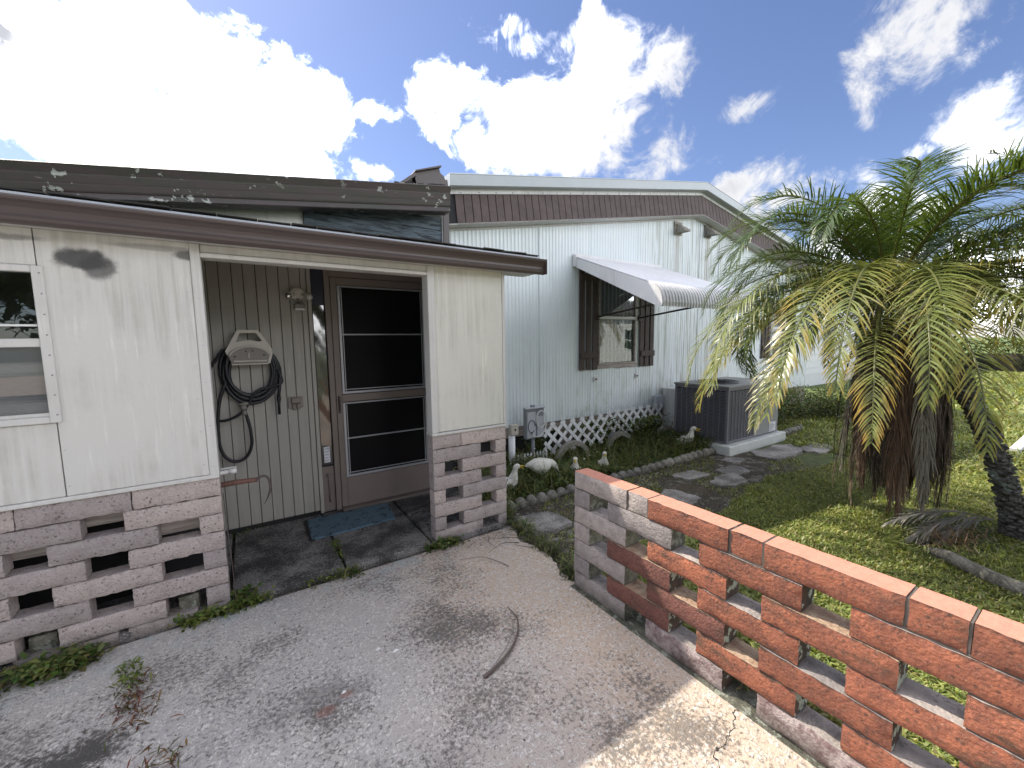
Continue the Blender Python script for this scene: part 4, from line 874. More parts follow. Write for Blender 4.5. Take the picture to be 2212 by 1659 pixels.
for row in range(7):
    zt = .727 - WP * row
    if row % 2 == 0:
        y1 = 1.785; k = 0
        while y1 > -2.6:
            y0 = y1 - .398
            mat = 'block_grey' if k == 0 else 'block_red'
            if row == 6: mat = ['block_grey', 'block_mottled', 'block_mottled', 'block_red', 'block_mottled', 'block_red'][min(k, 5)]
            if row == 4 and k == 1: mat = 'block_darkred'
            if row == 4 and k == 0: mat = 'block_grey'
            wall_piece(y0 + .002, y1 - .002, row, mat, row == 0)
            if row == 0:
                wall_piece(y0 - .127, y0 - .008, row, 'block_grey' if k == 0 else 'block_red', True, (WX0 + .006, WX1))
                mj = MB(); mj.box(WX0 + .012, WX1 - .004, y0 - .0085, y0 + .003, zt - WP + .006, zt - .004); mj.box(WX0 + .012, WX1 - .004, y0 - .1345, y0 - .126, zt - WP + .006, zt - .004); o = obj('mortar_joint', mj, 'mortar', bw_); o.location = (-1.65, -1.78, 0)
            y1 -= P0; k += 1
    else:
        wall_piece(1.655, 1.783, row, 'block_grey')
        y1 = 1.515; k = 0
        while y1 > -2.6:
            y0 = y1 - .398
            mat = 'block_red'
            if k == 0: mat = {1: 'block_grey', 3: 'block_darkred', 5: 'block_darkred'}[row]
            if row == 5 and k == 1: mat = 'block_red'
            wall_piece(y0 + .002, y1 - .002, row, mat); y1 -= P0; k += 1
    od = [(1.387 - P0 * k, 1.785 - P0 * k) for k in range(9)]; ev = [(1.655, 1.783)] + [(1.117 - P0 * k, 1.515 - P0 * k) for k in range(8)]; al = [(-2.6, 1.785)]
    if row < 6: mortar_y(meet(al if row == 0 else (od if row % 2 == 0 else ev), ev if row % 2 == 0 else od), row)
m = MB(); m.cbox(WX0 - .015, WX1 + .02, -2.6, 1.80, -.06, .004, .004, jit=.002); o = obj('footing', m, 'block_mossy', bw_); o.location = (-1.65, -1.78, 0)

# ------------------------------------------------------------------ things in the porch
# hose hanger
hh_ = thing('hose_hanger', 'beige plastic hose hanger screwed to the porch wall', 'hose hanger', (.033, 3.80, 1.48))
def LO(name, mb, mats, root, parent=None):
    o = obj(name, mb, mats, parent or root)
    if parent is None: o.location = tuple(-c for c in root.location)
    return o
def ring_poly(outer, inner, y0, y1):
    m = MB(); n_ = len(outer)
    for y, fl in ((y0, False), (y1, True)):
        V = [(a[0], y, a[1]) for a in outer] + [(a[0], y, a[1]) for a in inner]
        F = [(i, (i + 1) % n_, n_ + (i + 1) % n_, n_ + i) for i in range(n_)]; m.add(V, F)
    for L_ in (outer, inner): m.add([(a[0], y0, a[1]) for a in L_] + [(a[0], y1, a[1]) for a in L_], [(i, (i + 1) % n_, n_ + (i + 1) % n_, n_ + i) for i in range(n_)])
    return m
outer = [(-.035, 1.612), (.10, 1.612), (.183, 1.470), (.186, 1.43), (.165, 1.355), (-.075, 1.350), (-.108, 1.43), (-.118, 1.455)]
inner = [(-.020, 1.590), (.085, 1.590), (.120, 1.530), (.10, 1.524), (.05, 1.535), (.02, 1.535), (-.02, 1.527), (-.045, 1.522)]
LO('bracket_frame', ring_poly(outer, inner, 3.70, 3.79), 'beige_plastic', hh_)
m = MB(); arc = [( .033 + .132 * math.cos(t), 1.40 + .088 * math.sin(t)) for t in np.linspace(PI * .94, PI * .06, 12)]
m.prism(arc + [(.150, 1.362), (-.082, 1.358)], 'y', 3.694, 3.703); LO('face_recess', m, 'grey_plastic', hh_)
m = MB(); m.tube([(x, 3.690, z) for x, z in arc], .008, 6); m.cbox(-.07, .145, 3.684, 3.694, 1.372, 1.384, .002); m.cbox(-.085, .155, 3.686, 3.70, 1.350, 1.360, .002); m.cbox(.025, .033, 3.686, 3.694, 1.40, 1.44, .001); LO('face_rib', m, 'beige_plastic', hh_)
for (x, z) in ((-.06, 1.415), (.127, 1.422), (.012, 1.452), (.055, 1.455)): m = MB(); m.ell((x, 3.690, z), .006, .005, .006, 8, 4); LO('screw', m, 'eye_black', hh_)
# hose: one long tube
pts = []; turns = 8
for i in range(turns * 26):
    t = i / 26.0; w = t * 2 * PI; k = t - turns / 2
    rx = .168 + .020 * math.sin(t * 2.1) + .004 * k; rz_ = .212 + .022 * math.sin(t * 1.7 + 1)
    cx = .035 + .010 * math.sin(t * 1.3); cz = 1.315 - .012 * abs(k) + .01 * math.sin(t * 2.6)
    x = cx + rx * math.sin(w); z = cz + rz_ * math.cos(w)
    if z > 1.50: z = 1.50 + (z - 1.50) * .45
    if abs(x - .033) < .12 and z > 1.44: z = min(z, 1.545)
    pts.append((x, 3.775 - .018 * (i / 26 % 3) - .004 * math.sin(w * 2), z))
tail = [(.215, 3.735, 1.30), (.235, 3.73, 1.20), (.15, 3.725, 1.17), (.06, 3.72, 1.14), (.0, 3.72, 1.05), (-.06, 3.72, .975), (-.15, 3.73, .935), (-.24, 3.74, .94)]
hose = thing('garden_hose', 'black garden hose coiled over the hanger with a loop hanging below', 'hose', (.03, 3.74, 1.3))
m = MB(); m.tube(pts, .0125, 8); LO('coil', m, 'rubber', hose)
def smooth(P_, n_=10):
    P_ = [Vector(p) for p in P_]; out = []
    for i in range(len(P_) - 1):
        p0, p1, p2, p3 = P_[max(i - 1, 0)], P_[i], P_[i + 1], P_[min(i + 2, len(P_) - 1)]
        for k in range(n_):
            t = k / n_; out.append(.5 * ((2 * p1) + (-p0 + p2) * t + (2 * p0 - 5 * p1 + 4 * p2 - p3) * t * t + (-p0 + 3 * p1 - 3 * p2 + p3) * t ** 3))
    out.append(P_[-1]); return out
m = MB(); m.tube(smooth(tail), .0105, 8); LO('hose_tail', m, 'rubber', hose)
m = MB(); m.tube(smooth([(-.12, 3.74, 1.25), (-.175, 3.735, 1.1), (-.20, 3.73, .92), (-.205, 3.73, .78), (-.175, 3.73, .66), (-.11, 3.73, .61), (-.04, 3.73, .635), (.0, 3.725, .72), (.002, 3.72, .83), (-.012, 3.72, .93), (-.028, 3.715, 1.0)]), .0115, 8); LO('hanging_loop', m, 'rubber', hose)
m = MB(); m.tube(smooth([(-.13, 3.74, 1.47), (-.19, 3.75, 1.38), (-.25, 3.76, 1.28)]), .0115, 8); LO('hose_tail', m, 'rubber', hose)
m = MB(); m.tube([(-.030, 3.713, 1.005), (-.034, 3.712, 1.04)], .021, 10); m.tube([(-.06, 3.712, 1.05), (.0, 3.712, 1.055)], .012, 8); m.tube([(-.03, 3.71, .965), (-.030, 3.713, 1.0)], .016, 10); LO('hose_coupling', m, 'grey_plastic', hose)
m = MB(); m.tube(smooth([(.225, 3.745, 1.30), (.222, 3.73, 1.20), (.208, 3.725, 1.10)], 6), .0115, 8); LO('hose_tail', m, 'rubber', hose)
m = MB(); m.tube([(.208, 3.725, 1.10), (.207, 3.725, 1.07), (.206, 3.725, 1.065), (.205, 3.725, 1.04), (.205, 3.725, 1.035), (.203, 3.725, .945)], [.013, .016, .016, .011, .010, .011], 10); LO('nozzle', m, 'rubber', hose)
# flood light
fl = thing('flood_light', 'white twin-bulb motion flood light beside the porch door', 'light', (.39, 3.8, 1.88))
m = MB(); m.prism([(.345, 1.93), (.375, 1.952), (.415, 1.950), (.438, 1.925), (.435, 1.875), (.405, 1.85), (.378, 1.85), (.350, 1.875)], 'y', 3.755, 3.80); m.cbox(.37, .415, 3.745, 3.757, 1.885, 1.935, .003); LO('base_plate', m, 'beige_plastic', fl)
m = MB(); m.tube([(.392, 3.745, 1.86), (.394, 3.73, 1.83)], .012, 8); m.cbox(.356, .436, 3.69, 3.755, 1.775, 1.825, .010); LO('sensor', m, 'grey_plastic', fl)
m = MB(); m.cbox(.362, .430, 3.684, 3.690, 1.770, 1.785, .001); LO('sensor_lens', m, 'white_plastic', fl)
m = MB(); m.tube([(.36, 3.76, 1.90), (.335, 3.74, 1.895)], .010, 8); m.tube([(.345, 3.745, 1.897), (.325, 3.70, 1.885)], [.016, .030], 14); LO('socket', m, 'beige_plastic', fl)
m = MB(); m.ell((.323, 3.697, 1.884), .024, .012, .024, 14, 8); LO('bulb', m, 'chrome', fl)
m = MB(); m.tube([(.425, 3.76, 1.90), (.450, 3.74, 1.895)], .010, 8); m.tube([(.442, 3.745, 1.897), (.458, 3.72, 1.888)], [.016, .026], 14); LO('socket', m, 'beige_plastic', fl)
m = MB(); m.ell((.468, 3.695, 1.878), .029, .036, .029, 14, 10); LO('bulb', m, 'lamp_glass', fl)
# outlet
ot = thing('outlet_box', 'grey-brown outlet cover on the porch wall right of the hose', 'outlet', (.33, 3.80, 1.02))
m = MB(); m.cbox(.275, .385, 3.785, 3.80, .975, 1.068, .003); LO('base_plate', m, 'grey_plastic', ot)
m = MB(); m.cbox(.298, .366, 3.755, 3.785, 1.018, 1.064, .005); m.cbox(.303, .330, 3.762, 3.785, .965, 1.014, .005); m.cbox(.334, .362, 3.762, 3.785, .967, 1.014, .005); LO('cover_flap', m, 'door_taupe', ot)
# hand cultivator (hay hook) sticking out from behind the wall end
hk = thing('hand_hook', 'rusty hooked hand tool with wooden handle poking out from the porch wall end', 'tool', (-.2, 2.9, .69))
m = MB(); m.tube([(-.30, 2.90, .676), (-.10, 2.90, .682), (.015, 2.90, .677)], [.016, .0165, .014], 10); LO('handle', m, 'handle_wood', hk)
m = MB(); m.tube(smooth([(-.08, 2.90, .684), (.0, 2.90, .679), (.035, 2.90, .692), (.062, 2.90, .688), (.078, 2.90, .655), (.078, 2.90, .60), (.060, 2.90, .55), (.040, 2.90, .515)]), list(np.linspace(.0135, .0125, 14)) + list(np.linspace(.0125, .011, 36)) + list(np.linspace(.0105, .0015, 21)), 8, flat=.6); LO('hook', m, 'rusty_steel', hk)
pp = thing('plastic_pipe', 'white plastic pipe end sticking out above the hooked tool', 'pipe', (-.15, 2.9, .765))
m = MB(); m.tube([(-.40, 2.88, .748), (-.105, 2.895, .756)], .0125, 12); LO('tube', m, 'white_plastic', pp)
m = MB(); m.tube([(-.125, 2.894, .7555), (-.085, 2.896, .7565)], .0165, 12); LO('end_cap', m, 'white_plastic', pp)
m = MB(); m.cbox(-.19, -.085, 2.88, 2.90, .776, .782, .001); LO('strip', m, 'white_metal', pp)
# wire hanging at wall end
w_ = MB(); w_.tube(smooth([(-.155, 2.80, .66), (-.150, 2.76, .5), (-.140, 2.735, .3), (-.135, 2.73, .03)]), .0022, 5); tag(obj('loose_wire', w_, 'rusty_steel'), 'thin dark wire hanging down the end of the left block wall', 'wire')
# door mat
m = MB(); A_, B_2, C_2, D_ = (.345, 3.665), (.330, 3.275), (.965, 3.290), (1.0, 3.655); n_ = 16; V = []
for i in range(n_ + 1):
    for j in range(7):
        t, s_ = i / n_, j / 6; x = (A_[0] * (1 - t) + D_[0] * t) * (1 - s_) + (B_2[0] * (1 - t) + C_2[0] * t) * s_; y = (A_[1] * (1 - t) + D_[1] * t) * (1 - s_) + (B_2[1] * (1 - t) + C_2[1] * t) * s_
        V.append((x + rnd.uniform(-.004, .004), y + rnd.uniform(-.008, .008), .050 + rnd.uniform(-.002, .003)))
nv = len(V); V += [(x, y, .034) for x, y, z in V]
F = [(i * 7 + j, i * 7 + j + 1, (i + 1) * 7 + j + 1, (i + 1) * 7 + j) for i in range(n_) for j in range(6)]
bd = [(i * 7) for i in range(n_ + 1)] + [n_ * 7 + j for j in range(1, 7)] + [i * 7 + 6 for i in range(n_ - 1, -1, -1)] + [j for j in range(5, 0, -1)]
F += [(bd[i], bd[(i + 1) % len(bd)], bd[(i + 1) % len(bd)] + nv, bd[i] + nv) for i in range(len(bd))]
m.add(V, F, 0, False)
dm = thing('door_mat', 'worn blue door mat on the porch slabs', 'mat', (.66, 3.47, .036)); LO('mat_pile', m, 'mat_blue', dm)
m = MB(); m.cbox(.318, .350, 3.262, 3.672, .034, .048, .002, M=Matrix.Translation((.0, 0, 0))); LO('rubber_edge', m, 'mat_black', dm)
# boards, a block stored behind the pierced wall
for i, (a, c, y, z0, z1, dz, lab) in enumerate(((-1.15, -.50, 2.842, .592, .668, .0, 'weathered grey board behind the top openings of the left wall'), (-.50, -.20, 2.845, .470, .535, .0, 'weathered board with peeling paint behind the right third-row opening'), (-1.25, -.78, 2.842, .465, .532, .03, 'pale weathered board behind the leftmost third-row opening'))):
    m = MB(); m.cbox(a, c, y, y + .02, z0, z1, .003, M=Matrix.Rotation(dz, 4, 'Y')); tag(obj('old_board', m, 'old_lumber'), lab, 'board')
m = MB(); m.cbox(-2.9, -.25, 3.15, 3.17, .035, .66, .004); tag(obj('shade_sheet', m, 'black_gap'), 'black sheet added behind the pierced wall to stand for the dark inside', 'board')  # black sheet added so the wall openings look dark inside
for (x0, x1, lab) in ((-.395, -.305, 'mossy loose block seen through the lowest right opening'), (-.955, -.86, 'mossy loose block behind the lowest left opening')):
    m = block_mb(x0, x1, 2.785, 2.86, -.01, .118, .012); tag(obj('loose_block', m, 'block_mossy'), lab, 'block')

# ------------------------------------------------------------------ garden things
# utility panel on a post, coiled cable
up = thing('utility_panel', 'open grey utility panel on a post against the house wall', 'electrical box', (2.86, 3.95, 0))
m = MB(); m.cbox(2.735, 3.0, 3.90, 3.96, .335, .70, .003); LO('back_box', m, 'utility_grey', up)
m = MB(); m.cbox(2.745, 2.865, 3.885, 3.90, .350, .66, .002); m.cbox(2.89, 2.985, 3.885, 3.90, .345, .60, .002); m.cbox(2.73, 3.005, 3.87, 3.97, .70, .712, .002); LO('inner_plate', m, 'duct_grey', up)
m = MB(); m.tube([(2.853, 3.93, -.02), (2.853, 3.93, .335)], .024, 8); m.cbox(2.82, 2.87, 3.90, 3.94, .70, .74, .003); LO('post', m, 'utility_grey', up)
m = MB(); m.tube([(2.80 + .05 * math.cos(t), 3.875, .49 + .075 * math.sin(t)) for t in np.linspace(0, 5.6, 24)], .004, 6); LO('black_cable', m, 'rubber', up)
m = MB(); m.tube([(2.79 + rnd.uniform(-.03, .04), 3.872 - rnd.uniform(0, .01), .41 + rnd.uniform(-.02, .02)) for t in range(8)], .003, 5); LO('copper_wire', m, 'rusty_steel', up)
wc = thing('white_cable', 'white cable coil hanging on the grey utility panel', 'cable', (2.93, 3.86, .55))
m = MB(); m.tube([(2.925 + .068 * math.cos(t), 3.86 - .001 * t, .57 + .10 * math.sin(t)) for t in np.linspace(.9, 7.1, 40)], .0065, 7); m.tube(smooth([(2.99, 3.855, .60), (3.0, 3.855, .50), (2.96, 3.855, .41), (2.90, 3.86, .365), (2.82, 3.86, .375), (2.80, 3.865, .40)]), .0065, 7); LO('loop', m, 'cable_white', wc)
m = MB(); m.cbox(2.50, 2.60, 3.86, 3.92, .42, .545, .004); jb = thing('small_box', 'small beige junction box on the house corner behind the pillar', 'electrical box', (2.55, 3.9, .48)); LO('body', m, 'beige_plastic', jb); m = MB(); m.ell((2.555, 3.858, .485), .012, .006, .012, 10, 6); LO('knockout', m, 'eye_black', jb)
m = MB(); m.tube([(2.53, 3.9, -.02), (2.53, 3.9, .41)], .038, 10); tag(obj('white_post', m, 'lattice_white'), 'short chalky white post beside the pillar in the weeds', 'post')
# picket edging
pk = thing('picket_fence', 'tiny white picket border fence in the weeds behind the ducks', 'fence', (2.65, 3.88, 0))
for k in range(11): m = MB(); x = 2.535 + k * .046; m.prism([(x, -.01), (x + .024, -.01), (x + .024, .165), (x + .012, .185), (x, .165)], 'y', 3.86, 3.868); LO('picket', m, 'lattice_white', pk)
m = MB(); m.cbox(2.53, 3.03, 3.869, 3.876, .06, .08, .001); m.cbox(2.53, 3.03, 3.869, 3.876, .12, .135, .001); LO('rail', m, 'lattice_white', pk)
# lattice panels
def lattice(x0, x1, zlo, zhi, y, tilt, label):
    root = thing('lattice_panel', label, 'lattice', ((x0 + x1) / 2, y, zlo), 0, 'white lattice panels against the house skirt')
    w_, h_ = (x1 - x0) / 2, zhi - zlo; pitch_ = .165; st = .043
    Mt = Matrix.Rotation(tilt, 4, 'Y')
    for dr_ in (1, -1):
        k = -w_ - h_
        while k < w_ + h_:
            # strip from (k,0) to (k+h*dr,h), clipped to the panel
            a, c = Vector((k, 0)), Vector((k + h_ * dr_, h_))
            if dr_ == -1: a, c = Vector((k + h_, 0)), Vector((k, h_))
            lo_, hi_ = 0.0, 1.0; d = c.x - a.x
            for lim, sg in ((-w_, 1), (w_, -1)):
                t = (lim - a.x) / d
                if (d > 0) == (sg > 0): lo_ = max(lo_, t)
                else: hi_ = min(hi_, t)
            if hi_ - lo_ > .08:
                p0, p1 = a.lerp(c, lo_), a.lerp(c, hi_); dv = (p1 - p0).normalized(); nv_ = Vector((-dv.y, dv.x)) * st / 2
                q = MB(); yy = 0 if dr_ == 1 else -.007
                q.prism([(p0 + nv_)[:], (p1 + nv_)[:], (p1 - nv_)[:], (p0 - nv_)[:]], 'y', yy - .006, yy)
                q.v = [tuple(Mt @ Vector(v)) for v in q.v]; obj('slat', q, 'lattice_white', root)
            k += pitch_
lattice(3.02, 4.06, .10, .495, 3.92, -.015, 'near white lattice panel, behind the concrete arch')
lattice(4.08, 5.36, .10, .515, 3.98, .0, 'far white lattice panel, ending by the white air duct')
# concrete arches
def arch(cx, cy, R_, label, rot=0):
    m = MB(); o_ = []; n_ = 18
    for w, rr in ((R_, None), (R_ - .055, None)): pass
    pts_o = [(R_ * math.cos(t), R_ * math.sin(t)) for t in np.linspace(0, PI, n_)]; pts_i = [((R_ - .06) * math.cos(t), (R_ - .06) * math.sin(t)) for t in np.linspace(PI, 0, n_)]
    m.prism(pts_o + pts_i, 'y', -.03, .03); o = obj('concrete_arch', m, 'old_concrete', None, (cx, cy, -.03), (0, 0, rot)); tag(o, label, 'garden edging'); return o
arch(3.36, 3.78, .285, 'half-round concrete arch nearest the utility panel, in front of the lattice'); arch(4.28, 3.85, .27, 'second half-round concrete arch, overgrown, further along the lattice'); arch(5.18, 3.78, .25, 'half-round concrete arch next to the white air duct')
# scalloped concrete border sections
def border(cx, cy, rot, label, n_=5, s_=.062):
    m = MB()
    m.cbox(-n_ * s_, n_ * s_, -.028, .028, -.05, .018, .006, jit=.004)
    for k in range(n_):
        x = -n_ * s_ + s_ + 2 * s_ * k; m.ell((x, 0, .012 + rnd.uniform(-.004, .006)), s_ * .93, .048, .052 + rnd.uniform(-.004, .004), 12, 8)
    m.v = [(a + rnd.uniform(-.002, .002), b2 + rnd.uniform(-.002, .002), c2 + rnd.uniform(-.002, .002)) for a, b2, c2 in m.v]
    o = obj('border_stone', m, 'old_concrete', None, (cx, cy, 0), (0, 0, rot)); tag(o, label, 'garden edging', 'scalloped concrete border along the weed bed'); return o
ords = ['scalloped border section nearest the pillar', 'scalloped border section by the first white duck', 'scalloped border section left of the wall corner', 'scalloped border section just beyond the wall corner', 'scalloped border section in the middle of the visible row', 'scalloped border section in front of the far concrete arch', 'scalloped border section nearest the air conditioner pad']
xx = 1.86
for i in range(6):
    w_ = .060; border(xx + .30, 3.01 + rnd.uniform(-.015, .015), rnd.uniform(-.05, .05), ords[i] if i < 5 else ords[6], 5, w_); xx += .612
border(7.3, 2.95, .05, 'scalloped border section on the lawn beyond the air conditioner', 6, .06)
# ducks
def duck(cx, cy, rot, sc_, pose, label):
    root = thing('duck_statue', label, 'duck statue', (cx, cy, -.01 if pose == 'up' else .035), rot, 'white duck figures in the weed bed')
    m = MB()
    if pose == 'up': P_ = [(-.13, .075), (-.10, .09), (-.05, .09), (.0, .10), (.05, .13), (.075, .18), (.088, .23), (.095, .265), (.105, .295), (.127, .308), (.15, .300)]; Rd = [.008, .03, .066, .085, .078, .055, .036, .029, .033, .034, .014]; bk = (.15, .272)
    else: P_ = [(-.19, .15), (-.15, .165), (-.08, .16), (.0, .15), (.06, .16), (.10, .17), (.14, .15), (.165, .11), (.175, .07), (.178, .05)]; Rd = [.008, .03, .075, .088, .075, .048, .035, .030, .030, .015]; bk = (.178, .055)
    pp_ = smooth([(a, 0, c) for a, c in P_], 4); rr = np.interp(np.linspace(0, 1, len(pp_)), np.linspace(0, 1, len(Rd)), Rd)
    m.tube(pp_, list(rr), 14); m.ell((.0, 0, .10 if pose == 'up' else .13), .095, .080, .085, 14, 10)
    if pose == 'up': m.cbox(-.05, .05, -.045, .045, 0, .07, .01)
    m.v = [tuple(Vector(v) * sc_) for v in m.v]; obj('body', m, 'duck_white', root)
    for s_ in (-1, 1):
        q = MB(); q.ell((-.04, s_ * .068, .11 if pose == 'up' else .155), .085, .014, .042, 12, 8); q.v = [tuple(Vector(v) * sc_) for v in q.v]; obj('wing', q, 'duck_white', root)
        q = MB(); e_ = (.125, s_ * .029, .312) if pose == 'up' else (.178, s_ * .028, .085); q.ell(e_, .006, .005, .006, 8, 6); q.v = [tuple(Vector(v) * sc_) for v in q.v]; obj('eye', q, 'eye_black', root)
    q = MB()
    if pose == 'up': q.tube([(.145, 0, .305), (.18, 0, .310), (.212, 0, .304)], [.016, .014, .006], 10, flat=.45); q.tube([(.145, 0, .294), (.18, 0, .284), (.205, 0, .276)], [.013, .011, .005], 10, flat=.45)
    else: q.tube([(.176, 0, .066), (.182, 0, .03), (.186, 0, .005)], [.020, .018, .010], 10, flat=.6)
    q.v = [tuple(Vector(v) * sc_) for v in q.v]; obj('beak', q, 'beak_yellow', root)
    if pose == 'down':
        for s_ in (-1, 1): q = MB(); q.tube([(.0, s_ * .03, .08), (.005, s_ * .035, .0)], .010, 8); q.v = [tuple(Vector(v) * sc_) for v in q.v]; obj('leg', q, 'beak_yellow', root)
    return root
duck(2.12, 3.36, -.35, .85, 'up', 'white duck with open yellow bill right behind the pillar')
duck(2.58, 3.40, -.35, .95, 'down', 'white duck bending down to feed among the weeds')
duck(2.97, 3.30, -2.3, .78, 'up', 'white duck standing behind the corner of the brick wall')
duck(3.40, 3.30, -2.2, .75, 'up', 'white duck half hidden by long grass in mid bed')
duck(5.05, 3.36, -1.35, .95, 'up', 'lone white duck next to the air conditioner')

# ------------------------------------------------------------------ air conditioner
pad = MB(); pad.cbox(5.17, 6.72, 2.80, 3.80, -.05, .095, .012, jit=.006); tag(obj('concrete_pad', pad, 'pad_concrete'), 'pale concrete pad under the air conditioner', 'pad')
ac = thing('air_conditioner', 'large dark grey packaged air conditioner with louvred sides', 'air conditioner', (5.95, 3.3, .095))
AXa, AXb, AYa, AYb, AZa, AZb = 5.25, 6.62, 2.885, 3.68, .110, .862
m = MB(); m.box(AXa + .03, AXb - .02, AYa + .03, AYb - .02, AZa, AZb - .02); LO('inner_case', m, 'eye_black', ac)
for (x, y) in ((AXa, AYa), (AXa, AYb - .035), (AXb - .035, AYb - .035)): m = MB(); m.cbox(x, x + .035, y, y + .035, AZa, AZb - .012, .003); LO('corner_post', m, 'ac_louver', ac)
for z0_, z1_ in ((AZa, AZa + .03), (AZb - .05, AZb - .016)):
    m = MB(); m.cbox(AXa + .035, AXb, AYa, AYa + .02, z0_, z1_, .002); LO('case_rail', m, 'ac_louver', ac)
    m = MB(); m.cbox(AXa, AXa + .02, AYa + .035, AYb - .035, z0_, z1_, .002); LO('case_rail', m, 'ac_louver', ac)
m = MB(); nl = 34
for k in range(nl): z = AZa + .04 + k * (AZb - AZa - .10) / nl; m.box(AXa + .006, AXa + .020, AYa + .035, AYb - .035, z, z + .0095)
for k in range(1, 9): y = AYa + .035 + k * (AYb - AYa - .07) / 9; m.box(AXa + .001, AXa + .018, y - .0055, y + .0055, AZa + .03, AZb - .05)
LO('louver_grille', m, 'ac_louver', ac)
XM = 5.93; m = MB()
for k in range(nl): z = AZa + .04 + k * (AZb - AZa - .10) / nl; m.box(AXa + .035, XM, AYa + .006, AYa + .018, z, z + .0095)
for k in range(1, 8): x = AXa + .035 + k * (XM - AXa - .035) / 8; m.box(x - .0055, x + .0055, AYa + .001, AYa + .016, AZa + .03, AZb - .05)
LO('louver_grille', m, 'ac_louver', ac)
m = MB(); m.cbox(XM + .003, AXb, AYa - .004, AYa + .02, AZa + .015, AZb - .02, .003); pn_ = LO('access_panel', m, 'ac_panel', ac)
m = MB(); m.cbox(6.06, 6.19, AYa - .010, AYa - .006, .655, .700, .001); bd_ = obj('badge', m, 'white_plastic', pn_); bd_.location = (0, 0, 0)
m = MB()
for k in range(8): m.box(6.075 + k * .0125, 6.084 + k * .0125, AYa - .0125, AYa - .0105, .668, .686)
obj('badge_print', m, 'ink', pn_)
m = MB(); m.cbox(6.36, 6.55, AYa - .009, AYa - .006, .13, .27, .0005); obj('sticker', m, 'paper', pn_)
m = MB()
for k in range(6): m.box(6.37, 6.45 + rnd.uniform(0, .08), AYa - .0115, AYa - .0095, .145 + k * .019, .150 + k * .019)
obj('sticker_print', m, 'ink', pn_)
m = MB(); m.cbox(AXa - .012, AXb + .012, AYa - .012, AYb + .012, AZb - .014, AZb + .012, .004); LO('top_cover', m, 'ac_top', ac)
fc = (5.68, 3.28); m = MB(); m.tube([(fc[0], fc[1], AZb + .0125), (fc[0], fc[1], AZb + .020)], .265, 32, cap=True, sm=False); LO('fan_opening', m, 'eye_black', ac)
m = MB()
for rr in (.06, .10, .14, .18, .22, .262): m.tube([(fc[0] + rr * math.cos(t), fc[1] + rr * math.sin(t), AZb + .034 + .012 * (1 - rr / .26)) for t in np.linspace(0, 2 * PI, 33)], .0035, 5, cap=False)
for t in np.linspace(0, PI, 5)[:-1]: m.tube([(fc[0] + .262 * math.cos(t), fc[1] + .262 * math.sin(t), AZb + .03), (fc[0], fc[1], AZb + .048), (fc[0] - .262 * math.cos(t), fc[1] - .262 * math.sin(t), AZb + .03)], .004, 5)
m.tube([(fc[0], fc[1], AZb + .04), (fc[0], fc[1], AZb + .056)], .06, 16); LO('fan_guard', m, 'rubber', ac)
m = MB(); m.cbox(5.64, 6.20, 3.72, 4.18, .095, .72, .006); dt = tag(obj('air_duct', m, 'white_metal'), 'white boxed air duct between the house and the air conditioner', 'duct')

# ------------------------------------------------------------------ small things on the ground
tw = MB(); tw.tube(smooth([(1.148, 1.838, .008), (1.135, 1.72, .012), (1.06, 1.615, .010), (.96, 1.54, .014), (.86, 1.50, .012), (.80, 1.488, .007)]), list(np.linspace(.0025, .0068, 40)) + list(np.linspace(.0068, .009, 11)), 7); tag(obj('palm_stalk', tw, 'twig_bark'), 'long curved dead stalk lying on the patio', 'stick')
tw = MB(); tw.tube(smooth([(.83, 1.50, .010), (.95, 1.56, .016), (1.06, 1.65, .018), (1.10, 1.72, .012)]), .0028, 5); tag(obj('straw', tw, 'old_lumber'), 'thin pale straw lying along the curved stalk', 'straw')
for i, P_ in enumerate([[(1.15, 2.45), (1.28, 2.38), (1.36, 2.27), (1.37, 2.17)], [(1.36, 2.42), (1.50, 2.46), (1.62, 2.42)], [(1.50, 2.58), (1.60, 2.50), (1.70, 2.46)], [(1.44, 2.46), (1.43, 2.54), (1.48, 2.62)], [(1.57, 2.42), (1.60, 2.34), (1.66, 2.30)]]):
    q = MB(); q.tube(smooth([(x, y, .006 + .012 * (k % 2)) for k, (x, y) in enumerate(P_)], 5), list(np.linspace(.001, .0035, 5 * (len(P_) - 1) + 1)), 5)
    tag(obj('twig', q, 'twig_bark'), ['curved thin twig lying on the patio in front of the pillar', 'straight twig lying nearest the patio corner', 'twig at the patio edge beside the weeds', 'short dark twig against the foot of the pillar', 'twig at the corner of the patio near the path'][i], 'twig')
def petal(x, y, s_, lab):
    m = MB(); m.add([(x - s_, y, .003), (x, y - s_ * .45, .006), (x + s_, y + s_ * .2, .004), (x + .1 * s_, y + s_ * .5, .009), (x - s_, y, .002), (x, y - s_ * .45, .004), (x + s_, y + s_ * .2, .002), (x + .1 * s_, y + s_ * .5, .006)], [(0, 1, 2, 3), (7, 6, 5, 4), (0, 4, 5, 1), (1, 5, 6, 2), (2, 6, 7, 3), (3, 7, 4, 0)])
    tag(obj('petal', m, 'petal_white'), lab, 'petal', 'white petals lying on the patio')
petal(.452, 1.93, .014, 'upright folded white petal in the middle of the patio'); petal(.52, 1.87, .018, 'flat oval white petal in the middle of the patio'); petal(.26, 1.76, .011, 'small white petal left of the other two')
